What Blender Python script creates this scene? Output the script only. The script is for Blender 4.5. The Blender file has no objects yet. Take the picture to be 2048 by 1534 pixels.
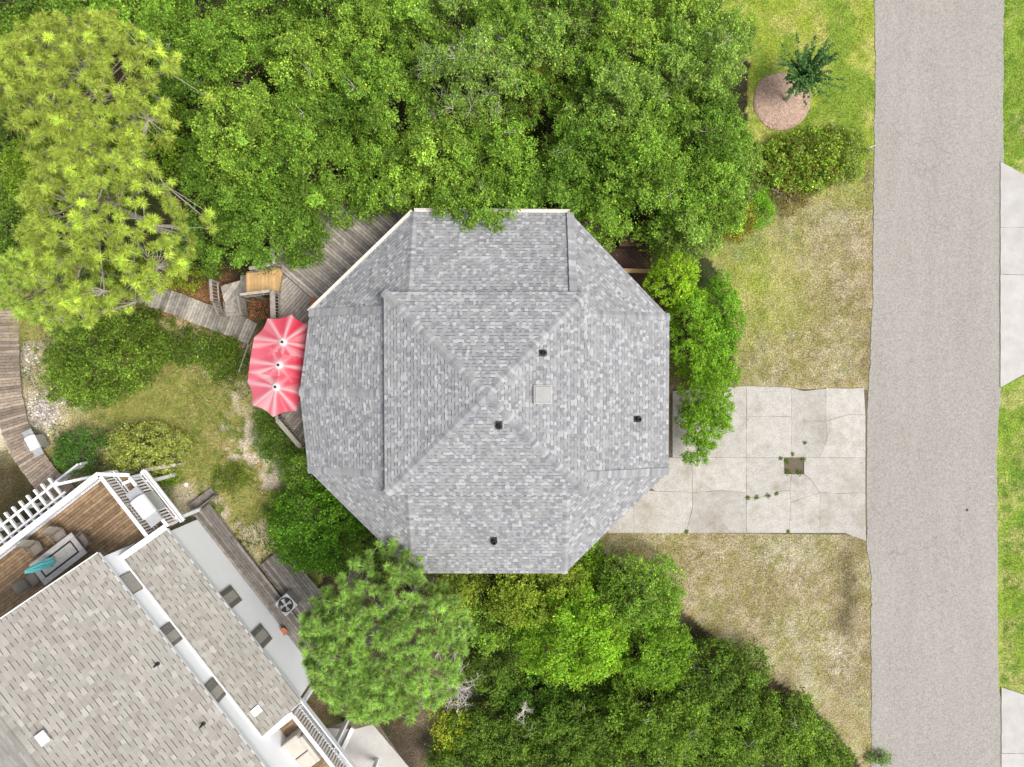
import bpy, math, random
import numpy as np
from mathutils import Vector
R = math.radians
random.seed(7)
rng = np.random.default_rng(11)
scene = bpy.context.scene
COL = scene.collection

# ---------------------------------------------------------------- camera, world, sun, exposure
H, F, CX, CY = 36.0, 1420.0, 1024.0, 767.0      # drone height (m), focal length and centre of the 2048x1534 photograph
cam_d = bpy.data.cameras.new('camera'); cam = bpy.data.objects.new('camera', cam_d); COL.objects.link(cam)
cam.location = (0, 0, H); cam.rotation_euler = (0, 0, 0)
cam_d.sensor_width = 36; cam_d.sensor_fit = 'HORIZONTAL'; cam_d.lens = 36*F/2048
cam_d.clip_start = 0.5; cam_d.clip_end = 1000
scene.camera = cam
SUN_EL, SUN_AZ = 60, 110                         # degrees; azimuth clockwise from picture-up
world = bpy.data.worlds.new('World'); scene.world = world; world.use_nodes = True
wn = world.node_tree; wn.nodes.clear()
sky = wn.nodes.new('ShaderNodeTexSky'); sky.sky_type = 'NISHITA'; sky.sun_disc = False
sky.sun_elevation = R(SUN_EL); sky.sun_rotation = R(SUN_AZ); sky.air_density = 1.0; sky.dust_density = 4.0; sky.ozone_density = 1.0
hs = wn.nodes.new('ShaderNodeHueSaturation'); hs.inputs['Saturation'].default_value = 0.45   # thin cloud greys the sky
bg = wn.nodes.new('ShaderNodeBackground'); bg.inputs['Strength'].default_value = 0.09
wo = wn.nodes.new('ShaderNodeOutputWorld')
wn.links.new(sky.outputs[0], hs.inputs['Color']); wn.links.new(hs.outputs[0], bg.inputs['Color']); wn.links.new(bg.outputs[0], wo.inputs['Surface'])
sd = bpy.data.lights.new('sun', 'SUN'); sd.energy = 1.5; sd.angle = R(24); sd.color = (1, 0.955, 0.89)
sun = bpy.data.objects.new('sun', sd); COL.objects.link(sun)
_sv = Vector((math.sin(R(SUN_AZ))*math.cos(R(SUN_EL)), math.cos(R(SUN_AZ))*math.cos(R(SUN_EL)), math.sin(R(SUN_EL))))
sun.rotation_euler = _sv.to_track_quat('Z', 'Y').to_euler(); sun.location = (0, 0, 30)
vs = scene.view_settings; vs.view_transform = 'Standard'; vs.look = 'None'; vs.gamma = 1.0; vs.exposure = 1.3
vs.use_curve_mapping = False

# ---------------------------------------------------------------- helpers
def P(px, py, z=0.0):
    k = (H - z)/F
    return np.array([(px - CX)*k, (CY - py)*k, z])
ORG = {}
def put(o, parent):
    COL.objects.link(o)
    if parent is not None: o.parent = parent
    return o
def thing(name, loc, label=None, cat=None, group=None, kind=None):
    o = bpy.data.objects.new(name, None); o.empty_display_size = 0.2
    o.location = tuple(float(v) for v in loc); COL.objects.link(o); ORG[o] = np.array(loc, float)
    return tag(o, label, cat, group, kind)
def tag(o, label=None, cat=None, group=None, kind=None):
    if label: o['label'] = label
    if cat: o['category'] = cat
    if group: o['group'] = group
    if kind: o['kind'] = kind
    return o
def origin_of(p):
    while p is not None:
        if p in ORG: return ORG[p]
        p = p.parent
    return np.zeros(3)
def np_mesh(name, V, nper, mat, parent=None, col=None, smooth=False):
    """V: (N*nper,3) array, every nper verts one face. col: (N,3) colour per face"""
    V = np.asarray(V, np.float32) - origin_of(parent).astype(np.float32)
    n = len(V)//nper
    me = bpy.data.meshes.new(name)
    me.vertices.add(len(V)); me.vertices.foreach_set('co', V.ravel())
    me.loops.add(len(V)); me.loops.foreach_set('vertex_index', np.arange(len(V), dtype=np.int32))
    me.polygons.add(n); me.polygons.foreach_set('loop_start', np.arange(0, len(V), nper, dtype=np.int32))
    try: me.polygons.foreach_set('loop_total', np.full(n, nper, dtype=np.int32))
    except Exception: pass
    me.update(calc_edges=True)
    if col is not None:
        a = me.attributes.new('col', 'FLOAT_COLOR', 'FACE')
        c = np.ones((n, 4), np.float32); c[:, :3] = col; a.data.foreach_set('color', c.ravel())
    me.materials.append(mat)
    return put(bpy.data.objects.new(name, me), parent)

class MB:
    def __init__(s): s.v = []; s.f = []; s.c = []
    def add(s, vs_, fs, c=None):
        b = len(s.v); s.v += [tuple(float(q) for q in v) for v in vs_]
        for f in fs: s.f.append([b+i for i in f]); s.c.append(c or (1, 1, 1))
        return s
    def prism(s, poly, dz, c=None):
        """poly: ccw list of 3d points (top); extruded by dz downwards"""
        n = len(poly)
        dz = np.array([0, 0, -dz]) if np.isscalar(dz) else np.asarray(dz)
        top = [np.array(p, float) for p in poly]; bot = [p + dz for p in top]
        return s.add(top + bot, [list(range(n)), list(range(2*n-1, n-1, -1))] + [[(i+1) % n, i, n+i, n+(i+1) % n] for i in range(n)], c)
    def box(s, c, size, rz=0, col=None):
        hx, hy, hz = [q/2 for q in size]; ca, sa = math.cos(rz), math.sin(rz)
        p = [(c[0]+x*ca-y*sa, c[1]+x*sa+y*ca, c[2]+hz) for x, y in ((-hx, -hy), (hx, -hy), (hx, hy), (-hx, hy))]
        return s.prism(p, 2*hz, col)
    def bar(s, p0, p1, w, h, col=None, up=(0, 0, 1)):
        """rectangular bar whose centre line runs p0-p1"""
        p0 = np.array(p0, float); p1 = np.array(p1, float); d = p1-p0; d /= np.linalg.norm(d)
        up = np.array(up, float)
        if abs(d @ up) > .98: up = np.array((1., 0, 0))
        sd_ = np.cross(d, up); sd_ /= np.linalg.norm(sd_); u = np.cross(sd_, d)
        q = []
        for e in (p0, p1):
            for a, b in ((-1, -1), (1, -1), (1, 1), (-1, 1)): q.append(e + sd_*a*w/2 + u*b*h/2)
        return s.add(q, [[3, 2, 1, 0], [4, 5, 6, 7], [0, 1, 5, 4], [1, 2, 6, 5], [2, 3, 7, 6], [3, 0, 4, 7]], col)
    def tube(s, p0, p1, r0, r1, n=6, caps=True, col=None):
        p0 = np.array(p0, float); p1 = np.array(p1, float); d = p1-p0; L = np.linalg.norm(d)
        if L < 1e-6: return s
        d /= L; a = np.array((1., 0, 0)) if abs(d[0]) < .8 else np.array((0, 1., 0))
        x = np.cross(d, a); x /= np.linalg.norm(x); y = np.cross(d, x)
        q = []
        for e, r in ((p0, r0), (p1, r1)):
            for i in range(n):
                t = 2*math.pi*i/n; q.append(e + (x*math.cos(t)+y*math.sin(t))*r)
        fs = [[i, (i+1) % n, n+(i+1) % n, n+i] for i in range(n)]
        if caps: fs += [list(range(n-1, -1, -1)), list(range(n, 2*n))]
        return s.add(q, fs, col)
    def lathe(s, c, prof, n=16, col=None):
        q = []; c = np.array(c, float)
        for r, z in prof:
            for i in range(n):
                t = 2*math.pi*i/n; q.append(c + np.array((r*math.cos(t), r*math.sin(t), z)))
        m = len(prof); fs = []
        for k in range(m-1):
            for i in range(n): fs.append([k*n+i, k*n+(i+1) % n, (k+1)*n+(i+1) % n, (k+1)*n+i])
        fs += [list(range(n-1, -1, -1)), list(range((m-1)*n, m*n))]
        return s.add(q, fs, col)
    def build(s, name, mat, parent=None, smooth=False, bevel=0):
        o_ = origin_of(parent); me = bpy.data.meshes.new(name)
        me.from_pydata([(v[0]-o_[0], v[1]-o_[1], v[2]-o_[2]) for v in s.v], [], s.f); me.update()
        a = me.attributes.new('col', 'FLOAT_COLOR', 'FACE')
        a.data.foreach_set('color', np.array([list(c)+[1] for c in s.c], np.float32).ravel())
        me.materials.append(mat)
        if smooth: me.polygons.foreach_set('use_smooth', [True]*len(me.polygons))
        o = put(bpy.data.objects.new(name, me), parent)
        if bevel:
            b = o.modifiers.new('bevel', 'BEVEL'); b.width = bevel; b.segments = 2
        return o

def clip(poly, a, b, c):
    """keep a*x+b*y<=c of a 2d polygon"""
    out = []
    for i in range(len(poly)):
        p, q = poly[i], poly[(i+1) % len(poly)]
        dp, dq = a*p[0]+b*p[1]-c, a*q[0]+b*q[1]-c
        if dp <= 0: out.append(p)
        if dp*dq < 0:
            t = dp/(dp-dq); out.append((p[0]+(q[0]-p[0])*t, p[1]+(q[1]-p[1])*t))
    return out
def area2(p): return 0.5*sum(p[i][0]*p[(i+1) % len(p)][1]-p[(i+1) % len(p)][0]*p[i][1] for i in range(len(p)))
def ccw(p): return p if area2(p) > 0 else p[::-1]

# ---------------------------------------------------------------- materials
def mat(name, c1, c2=None, scale=6, rough=.8, bump=0.0, bscale=60, objrand=0.0, attr=False, spec=.3, trans=0.0, metal=0.0, grain=None, fine=0.0, fscale=90, stain=False):
    m = bpy.data.materials.new(name); m.use_nodes = True; nt = m.node_tree; N = nt.nodes; L = nt.links
    bs = N['Principled BSDF']; out = N['Material Output']
    bs.inputs['Roughness'].default_value = rough; bs.inputs['Specular IOR Level'].default_value = spec; bs.inputs['Metallic'].default_value = metal
    tc = N.new('ShaderNodeTexCoord'); geo = N.new('ShaderNodeNewGeometry'); cur = None
    pos = geo.outputs['Position']
    vec = pos
    if grain:                                   # wood grain: stretch noise along a world direction (degrees)
        mp = N.new('ShaderNodeMapping'); mp.vector_type = 'TEXTURE'; mp.inputs['Rotation'].default_value = (0, 0, R(grain)); mp.inputs['Scale'].default_value = (9, 1, 1)
        L.new(pos, mp.inputs['Vector']); vec = mp.outputs[0]
    if c2 is not None:
        nz = N.new('ShaderNodeTexNoise'); nz.inputs['Scale'].default_value = scale; nz.inputs['Detail'].default_value = 5; nz.inputs['Roughness'].default_value = .65
        L.new(vec, nz.inputs['Vector'])
        rp = N.new('ShaderNodeValToRGB'); rp.color_ramp.elements[0].position = .3; rp.color_ramp.elements[1].position = .7
        rp.color_ramp.elements[0].color = (*c1, 1); rp.color_ramp.elements[1].color = (*c2, 1)
        L.new(nz.outputs['Fac'], rp.inputs['Fac']); cur = rp.outputs['Color']
    else:
        rg = N.new('ShaderNodeRGB'); rg.outputs[0].default_value = (*c1, 1); cur = rg.outputs[0]
    def mul(sock):
        nonlocal cur
        mx = N.new('ShaderNodeMix'); mx.data_type = 'RGBA'; mx.blend_type = 'MULTIPLY'; mx.inputs['Factor'].default_value = 1
        L.new(cur, mx.inputs['A']); L.new(sock, mx.inputs['B']); cur = mx.outputs['Result']
    if attr:
        at = N.new('ShaderNodeAttribute'); at.attribute_name = 'col'; mul(at.outputs['Color'])
    if objrand:
        oi = N.new('ShaderNodeObjectInfo'); mr = N.new('ShaderNodeMapRange'); mr.inputs['To Min'].default_value = 1-objrand; mr.inputs['To Max'].default_value = 1+objrand
        L.new(oi.outputs['Random'], mr.inputs['Value']); mul(mr.outputs[0])
    if fine:
        nf = N.new('ShaderNodeTexNoise'); nf.inputs['Scale'].default_value = fscale; nf.inputs['Detail'].default_value = 3; L.new(pos, nf.inputs['Vector'])
        mr = N.new('ShaderNodeMapRange'); mr.inputs['From Min'].default_value = .34; mr.inputs['From Max'].default_value = .66; mr.clamp = False; mr.inputs['To Min'].default_value = 1-fine; mr.inputs['To Max'].default_value = 1+fine
        L.new(nf.outputs['Fac'], mr.inputs['Value']); mul(mr.outputs[0])
    if stain:
        ns = N.new('ShaderNodeTexNoise'); ns.inputs['Scale'].default_value = .55; ns.inputs['Detail'].default_value = 7; ns.inputs['Roughness'].default_value = .7; L.new(pos, ns.inputs['Vector'])
        rs = N.new('ShaderNodeValToRGB'); rs.color_ramp.elements[0].position = .5; rs.color_ramp.elements[1].position = .68; rs.color_ramp.elements[0].color = (1, 1, 1, 1); rs.color_ramp.elements[1].color = (.78, .75, .69, 1)
        L.new(ns.outputs['Fac'], rs.inputs['Fac']); mul(rs.outputs['Color'])
    L.new(cur, bs.inputs['Base Color'])
    if bump:
        nb = N.new('ShaderNodeTexNoise'); nb.inputs['Scale'].default_value = bscale; nb.inputs['Detail'].default_value = 4; L.new(vec, nb.inputs['Vector'])
        bp = N.new('ShaderNodeBump'); bp.inputs['Strength'].default_value = bump; bp.inputs['Distance'].default_value = .02
        L.new(nb.outputs['Fac'], bp.inputs['Height']); L.new(bp.outputs[0], bs.inputs['Normal'])
    if trans:
        tr = N.new('ShaderNodeBsdfTranslucent'); L.new(cur, tr.inputs['Color'])
        mx = N.new('ShaderNodeMixShader'); mx.inputs[0].default_value = trans
        L.new(bs.outputs[0], mx.inputs[1]); L.new(tr.outputs[0], mx.inputs[2]); L.new(mx.outputs[0], out.inputs['Surface'])
    return m
W = (1, 1, 1)
m_leaf = mat('leaf', W, attr=True, rough=.55, spec=.2, trans=.42)
m_needle = mat('needle', W, attr=True, rough=.5, spec=.3, trans=.4)
m_bark = mat('bark', (.09, .07, .055), (.17, .14, .115), 8, .9, .5, 30)
m_barkg = mat('grey_bark', (.2, .17, .145), (.36, .32, .28), 9, .9, .4, 30)
m_dead = mat('dead_twig', (.36, .33, .30), (.52, .49, .46), 9, .9)
m_ground = mat('ground_soil', W, attr=True, rough=.95, bump=.9, bscale=18, fine=.42, fscale=13, spec=.1)
m_grass = mat('grass_blade', W, attr=True, rough=.6, trans=.3, spec=.2)
m_shingle = mat('roof_shingle', W, attr=True, rough=.92, fine=.22, fscale=70, spec=.15)
m_conc = mat('concrete', (.295, .278, .248), (.375, .36, .332), 2.6, .9, .25, 60, objrand=.09, fine=.14, fscale=16, stain=True)
m_conc2 = mat('pale_concrete', (.33, .315, .295), (.40, .39, .375), 1.3, .9, .2, 60, objrand=.04, fine=.1, fscale=40)
m_dirt = mat('joint_dirt', (.07, .058, .04), (.13, .11, .075), 12, .95)
m_white = mat('white_paint', (.62, .63, .65), (.72, .72, .73), 3, .55, spec=.35)
m_siding = mat('white_stucco', (.84, .86, .89), (.90, .91, .93), 14, .8, .5, 40)
m_tan = mat('tan_siding', (.30, .25, .19), (.38, .33, .26), 4, .8)
m_cream = mat('cream_trim', (.55, .52, .46), (.66, .63, .57), 4, .6)
m_greydeck = mat('weathered_board', (.19, .17, .145), (.36, .33, .29), 5, .9, .3, 40, objrand=.34, fine=.22, fscale=45)
m_walk = mat('boardwalk_plank', (.16, .125, .095), (.31, .25, .195), 5, .9, .3, 40, objrand=.36, fine=.22, fscale=45)
m_brown = mat('brown_board', (.14, .085, .045), (.29, .20, .12), 4, .8, .3, 40, objrand=.3, fine=.25, fscale=40)
m_side = mat('dark_grey_board', (.10, .088, .076), (.21, .19, .17), 5, .9, .3, 40, objrand=.34, fine=.22, fscale=45)
m_orange = mat('new_pine_board', (.40, .25, .11), (.50, .33, .16), 5, .8, .2, 40, objrand=.13, fine=.1)
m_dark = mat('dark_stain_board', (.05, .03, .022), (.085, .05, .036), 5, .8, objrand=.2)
m_black = mat('black_rubber', (.016, .016, .017), (.03, .03, .03), 20, .6)
m_metal = mat('grey_metal', (.36, .37, .38), (.46, .46, .46), 8, .45, metal=.5)
m_glassd = mat('window_glass', (.10, .10, .10), (.20, .19, .17), 4, .08, spec=.7)
m_shade = mat('window_blind', (.28, .26, .23), (.40, .38, .34), 9, .7)
m_winframe = mat('bronze_frame', (.15, .12, .09), (.22, .18, .14), 9, .6)
m_acryl = mat('skylight_acrylic', (.22, .22, .218), (.26, .26, .257), 3, .6, spec=.3)
m_red = mat('umbrella_fabric', W, attr=True, rough=.7, trans=.3, spec=.2)
m_teal = mat('teal_fabric', (.10, .42, .43), (.18, .56, .56), 12, .8)
m_sling = mat('sling_fabric', (.17, .15, .125), (.23, .205, .17), 30, .8)
m_stonet = mat('table_stone', (.30, .28, .26), (.42, .40, .38), 7, .6, fine=.15)
m_cover = mat('cushion_cream', (.38, .355, .31), (.45, .43, .38), 3, .85)
m_terra = mat('terracotta', (.30, .10, .05), (.38, .14, .075), 8, .8)
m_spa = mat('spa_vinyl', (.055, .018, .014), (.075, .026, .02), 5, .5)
m_shell = mat('shell_gravel', (.46, .43, .39), (.75, .73, .70), 14, .9, attr=False, objrand=.1)
m_mulch = mat('pine_straw', W, attr=True, rough=.95)

# ---------------------------------------------------------------- ground
def vnoise(x, y, s, seed):
    r_ = np.random.default_rng(seed); T = r_.random((256, 256))
    u = x*s + 1000; v = y*s + 1000; i = np.floor(u).astype(int); j = np.floor(v).astype(int); fu = u-i; fv = v-j
    fu = fu*fu*(3-2*fu); fv = fv*fv*(3-2*fv)
    g = lambda a, b: T[a % 256, b % 256]
    return (g(i, j)*(1-fu)+g(i+1, j)*fu)*(1-fv) + (g(i, j+1)*(1-fu)+g(i+1, j+1)*fu)*fv
def fbm(x, y, s, seed, o=4):
    a = 0; w = 0; k = 1.
    for n in range(o): a = a + k*vnoise(x, y, s*2**n, seed+n*17); w += k; k *= .6
    return a/w
def inpoly(px, py, poly):
    r_ = np.zeros(px.shape, bool); n = len(poly)
    for i in range(n):
        x0, y0 = poly[i]; x1, y1 = poly[(i+1) % n]
        if y0 == y1: continue
        c_ = ((y0 > py) != (y1 > py)) & (px < (x1-x0)*(py-y0)/(y1-y0)+x0); r_ ^= c_
    return r_
def soft_ell(px, py, cx, cy, rx, ry, p=1.6):
    d = ((px-cx)/rx)**2 + ((py-cy)/ry)**2
    return np.exp(-d*1.1)
def mixc(a, b, t): return a*(1-t[..., None]) + np.array(b)*t[..., None]
def ground_colour(x, y):
    px = x*F/H + CX; py = CY - y*F/H
    wob = (fbm(x, y, .9, 5)-.5)*70
    px_, py_ = px+wob, py+(fbm(x, y, .9, 55)-.5)*70
    n1 = fbm(x, y, .6, 1); n2 = fbm(x, y, 2.2, 2); n3 = fbm(x, y, 6., 3, 3); n4 = fbm(x, y, 1.2, 4)
    hi = lambda n, a, b: np.clip((n-a)/(b-a), 0, 1)
    c = np.zeros(x.shape+(3,)) + np.array((.034, .034, .016))                       # leaf litter
    c = mixc(c, (.06, .042, .024), hi(n2, .45, .7)); c = mixc(c, (.035, .05, .014), hi(n1, .5, .62)*.8)
    # lawns
    dry = mixc(mixc(np.zeros_like(c)+np.array((.235, .195, .105)), (.285, .24, .15), hi(n4, .42, .62)), (.19, .165, .06), hi(n2, .47, .64)*.75)
    dry = mixc(dry, (.36, .305, .235), hi(n1*.6+n3*.4, .55, .68)*.7)
    grn = mixc(mixc(np.zeros_like(c)+np.array((.205, .255, .032)), (.285, .29, .075), hi(n4, .4, .62)), (.14, .205, .026), hi(n1, .5, .64))
    yard = inpoly(px_*.35+px*.65, py, [(1180, 1060), (1180, 1090), (1230, 1120), (1390, 1240), (1500, 1330), (1620, 1400), (1720, 1534), (1740, 1700), (1760, 1700), (1755, -500), (1420, -500), (1440, 60), (1500, 130), (1490, 260), (1440, 420), (1400, 480), (1440, 560), (1470, 680), (1440, 1060)])
    isgreen = np.clip((470-py_)/170, 0, 1)
    isgreen = np.maximum(isgreen, soft_ell(px_, py_, 1500, 560, 120, 170)*.75); isgreen = np.maximum(isgreen, .18*hi(n1, .5, .6))
    lawn = dry*(1-isgreen[..., None]) + grn*isgreen[..., None]
    c = np.where(yard[..., None], lawn, c)
    # darker patches beside the road and bare sand
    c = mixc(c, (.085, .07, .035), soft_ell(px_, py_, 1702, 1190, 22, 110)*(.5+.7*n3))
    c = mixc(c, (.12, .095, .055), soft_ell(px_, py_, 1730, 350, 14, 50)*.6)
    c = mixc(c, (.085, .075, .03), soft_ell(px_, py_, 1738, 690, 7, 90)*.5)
    c = mixc(c, (.40, .36, .28), soft_ell(px_, py_, 1680, 1300, 30, 60)*hi(n3, .45, .6)*.8)
    c = mixc(c, (.35, .31, .25), soft_ell(px_, py_, 1580, 1130, 60, 40)*hi(n3, .45, .6)*.6)
    # verge across the road
    far = px > 1985
    v = mixc(mixc(np.zeros_like(c)+np.array((.155, .225, .03)), (.24, .26, .075), hi(n4, .45, .62)), (.085, .16, .016), hi(n2, .5, .65)*.8)
    c = np.where(far[..., None], v, c)
    # back yard between the two houses
    by = inpoly(px_, py_, [(-900, 560), (230, 570), (420, 600), (640, 640), (640, 1300), (560, 1400), (-900, 1400)])
    b = mixc(mixc(np.zeros_like(c)+np.array((.22, .20, .075)), (.36, .31, .17), hi(n2, .40, .60)), (.115, .145, .03), hi(n1, .52, .64))
    sand = np.maximum.reduce([soft_ell(px_, py_, 480, 900, 55, 60), soft_ell(px_, py_, 400, 790, 80, 70)*.6, soft_ell(px_, py_, 430, 1030, 90, 60)*.75, soft_ell(px_, py_, 510, 960, 55, 50)*.8, soft_ell(px_, py_, 350, 880, 60, 40)*.5])
    b = mixc(b, (.42, .36, .29), np.clip(sand*2.0*hi(n3*.5+n2*.5, .28, .50), 0, .92))
    b = mixc(b, (.30, .26, .08), soft_ell(px_, py_, 370, 760, 110, 60)*hi(n3, .42, .55)*.8)
    c = np.where(by[..., None], b, c)
    c = mixc(c, (.50, .41, .32), soft_ell(px_, py_, 0, 850, 45, 75))                 # sandy path edge
    c = mixc(c, (.045, .036, .018), np.clip(soft_ell(px, py_, 20, 1000, 95, 100)*1.6, 0, .95)*(py_ > 905))   # dark turf
    c = mixc(c, (.28, .24, .2), soft_ell(px_, py_, 55, 690, 35, 120)*.7)
    c = mixc(c, (.20, .10, .05), soft_ell(px_, py_, 430, 600, 90, 45)*.85)          # pine straw by the steps
    c = mixc(c, (.05, .03, .02), soft_ell(px_, py_, 520, 625, 40, 40))
    c = mixc(c, (.045, .034, .026), soft_ell(px_, py_, 825, 1500, 55, 60))           # dark bark mulch
    c = mixc(c, (.27, .21, .14), soft_ell(px_, py_, 880, 1440, 40, 90)*.8)
    c = mixc(c, (.30, .22, .12), soft_ell(px, py_, 610, 1440, 45, 60))
    c = mixc(c, (.27, .2, .11), soft_ell(px, py_, 1345, 850, 40, 100))
    c = c*(.72+.56*fbm(x, y, 5.5, 71, 2))[..., None]
    return c
gs = .15
gx = np.concatenate([[-400, -120, -45], np.arange(-28, 28.01, gs), [45, 120, 400]]); gy = np.concatenate([[-400, -120, -38], np.arange(-21.6, 21.61, gs), [38, 120, 400]])
X, Y = np.meshgrid(gx, gy); Zg = (fbm(X, Y, 1.3, 9)-.5)*.05
Zg[(np.abs(X) > 28) | (np.abs(Y) > 22)] = 0
me = bpy.data.meshes.new('ground'); nx, ny = len(gx), len(gy)
me.vertices.add(nx*ny); me.vertices.foreach_set('co', np.stack([X, Y, Zg], -1).astype(np.float32).ravel())
ii = (np.arange(ny-1)[:, None]*nx + np.arange(nx-1)[None]).ravel()
q = np.stack([ii, ii+1, ii+nx+1, ii+nx], 1).astype(np.int32)
me.loops.add(q.size); me.loops.foreach_set('vertex_index', q.ravel()); me.polygons.add(len(q)); me.polygons.foreach_set('loop_start', np.arange(0, q.size, 4, dtype=np.int32))
me.update(calc_edges=True)
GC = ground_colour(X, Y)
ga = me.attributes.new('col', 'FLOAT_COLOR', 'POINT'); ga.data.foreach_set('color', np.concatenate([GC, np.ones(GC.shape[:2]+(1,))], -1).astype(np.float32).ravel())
me.materials.append(m_ground); me.polygons.foreach_set('use_smooth', [True]*len(me.polygons))
tag(put(bpy.data.objects.new('ground', me), None), kind='structure')

# ---------------------------------------------------------------- road
def road_material():
    m = mat('aged_asphalt', (.232, .218, .198), (.264, .249, .228), 1.1, .9, .5, 45, fine=.17, fscale=13, grain=90)
    nt = m.node_tree; N = nt.nodes; L = nt.links; bs = N['Principled BSDF']
    geo = N.new('ShaderNodeNewGeometry'); nz = N.new('ShaderNodeTexNoise'); nz.inputs['Scale'].default_value = 1.1; nz.inputs['Detail'].default_value = 6
    L.new(geo.outputs['Position'], nz.inputs['Vector'])
    ad = N.new('ShaderNodeVectorMath'); ad.operation = 'MULTIPLY_ADD'; ad.inputs[1].default_value = (1.6, 1.6, 0); L.new(nz.outputs['Color'], ad.inputs[0]); L.new(geo.outputs['Position'], ad.inputs[2])
    mp = N.new('ShaderNodeMapping'); mp.inputs['Scale'].default_value = (.35, .62, 1); L.new(ad.outputs[0], mp.inputs['Vector'])
    vo = N.new('ShaderNodeTexVoronoi'); vo.feature = 'DISTANCE_TO_EDGE'; vo.inputs['Scale'].default_value = 1.0; L.new(mp.outputs[0], vo.inputs['Vector'])
    mr = N.new('ShaderNodeMapRange'); mr.inputs['From Max'].default_value = .011; mr.inputs['To Min'].default_value = .8; L.new(vo.outputs['Distance'], mr.inputs['Value'])
    n2 = N.new('ShaderNodeTexNoise'); n2.inputs['Scale'].default_value = .45; L.new(geo.outputs['Position'], n2.inputs['Vector'])
    m2 = N.new('ShaderNodeMapRange'); m2.inputs['From Min'].default_value = .45; m2.inputs['From Max'].default_value = .6; L.new(n2.outputs['Fac'], m2.inputs['Value'])
    mm = N.new('ShaderNodeMix'); mm.data_type = 'FLOAT'; mm.inputs['A'].default_value = 1; L.new(m2.outputs[0], mm.inputs['Factor']); L.new(mr.outputs[0], mm.inputs['B'])
    old = bs.inputs['Base Color'].links[0].from_socket
    mx = N.new('ShaderNodeMix'); mx.data_type = 'RGBA'; mx.blend_type = 'MULTIPLY'; mx.inputs['Factor'].default_value = 1
    L.new(old, mx.inputs['A']); L.new(mm.outputs['Result'], mx.inputs['B']); L.new(mx.outputs['Result'], bs.inputs['Base Color'])
    return m
m_road = road_material()
Ledge = [(-3000, 1749), (0, 1749), (130, 1752), (330, 1748), (600, 1746), (770, 1738), (900, 1733), (1080, 1734), (1150, 1742), (1534, 1744), (4000, 1744)]
Redge = [(-3000, 2007), (0, 2007), (330, 2005), (520, 1999), (780, 2000), (900, 1993), (1370, 1995), (1400, 2003), (4000, 2006)]
ys = np.concatenate([[-2600, -1200], np.arange(-80, 1620, 4.0), [2400, 3800]])
lx = np.interp(ys, *zip(*Ledge)); rx = np.interp(ys, *zip(*Redge))
lx = lx + (fbm(ys*0, ys, .02, 31)-.5)*5 + rng.normal(0, .5, len(ys)); rx = rx + (fbm(ys*0, ys, .02, 37)-.5)*5 + rng.normal(0, .4, len(ys))
mb = MB(); vv = []; fs = []
for y_, a, b in zip(ys, lx, rx):
    vv += [P(a-1.5, y_, -.02), P(a, y_, .03), P(b, y_, .03), P(b+1.5, y_, -.02)]
for i in range(len(ys)-1):
    for k in range(3): fs.append([4*i+k, 4*i+4+k, 4*i+5+k, 4*i+1+k])
mb.add(vv, fs); tag(mb.build('road', m_road), kind='structure')
def disc(name, px, py, z, r, m, parent, hgt=.012):
    b = MB(); c = P(px, py, z); b.lathe(c, [(r, 0), (r, hgt), (r*.8, hgt*1.3)], 14); return b.build(name, m, parent)
o = disc('valve_cover', 1934, 1020, .031, .07, m_black, None); tag(o, 'small black round valve cover set in the grey road', 'valve cover')
m_mark = mat('worn_white_paint', (.33, .32, .31), (.42, .41, .40), 20, .8)
for k, py in enumerate((953, 1008)):
    b = MB(); b.box(P(1983, py, .037), (.26, .045, .005), 0); o = b.build('survey_mark', m_mark)
    tag(o, 'short white painted dash on the asphalt at the far road edge', 'road mark', 'white survey dashes on the road')

# ---------------------------------------------------------------- concrete: driveway slabs and aprons
def slab_poly(name, pxs, z, m, parent, gap=.012, thick=.09, jag=0):
    pts = ccw([tuple(P(x, y, z)[:2]) for x, y in pxs]); n = len(pts)
    cx = sum(p[0] for p in pts)/n; cy = sum(p[1] for p in pts)/n
    q = []
    for x, y in pts:
        d = math.hypot(x-cx, y-cy); k = 1-gap*1.4/d; q.append((cx+(x-cx)*k, cy+(y-cy)*k))
    if jag:
        r_ = random.Random(len(pts)); qq = []
        for i in range(n):
            a, b_ = q[i], q[(i+1) % n]; L_ = math.dist(a, b_); k = max(1, int(L_/.25))
            for j in range(k):
                t = j/k; w = 0 if j == 0 else r_.uniform(-jag, jag)
                nx_, ny_ = -(b_[1]-a[1])/L_, (b_[0]-a[0])/L_
                qq.append((a[0]+(b_[0]-a[0])*t+nx_*w, a[1]+(b_[1]-a[1])*t+ny_*w))
        q = qq
    b = MB(); b.prism([(x, y, z) for x, y in q], thick); return b.build(name, m, parent)
dw = slab_poly('driveway', [(1215, 1064), (1350, 775), (1735, 780), (1733, 1070)], .035, m_dirt, None, 0, .06); tag(dw, kind='structure')
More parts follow.
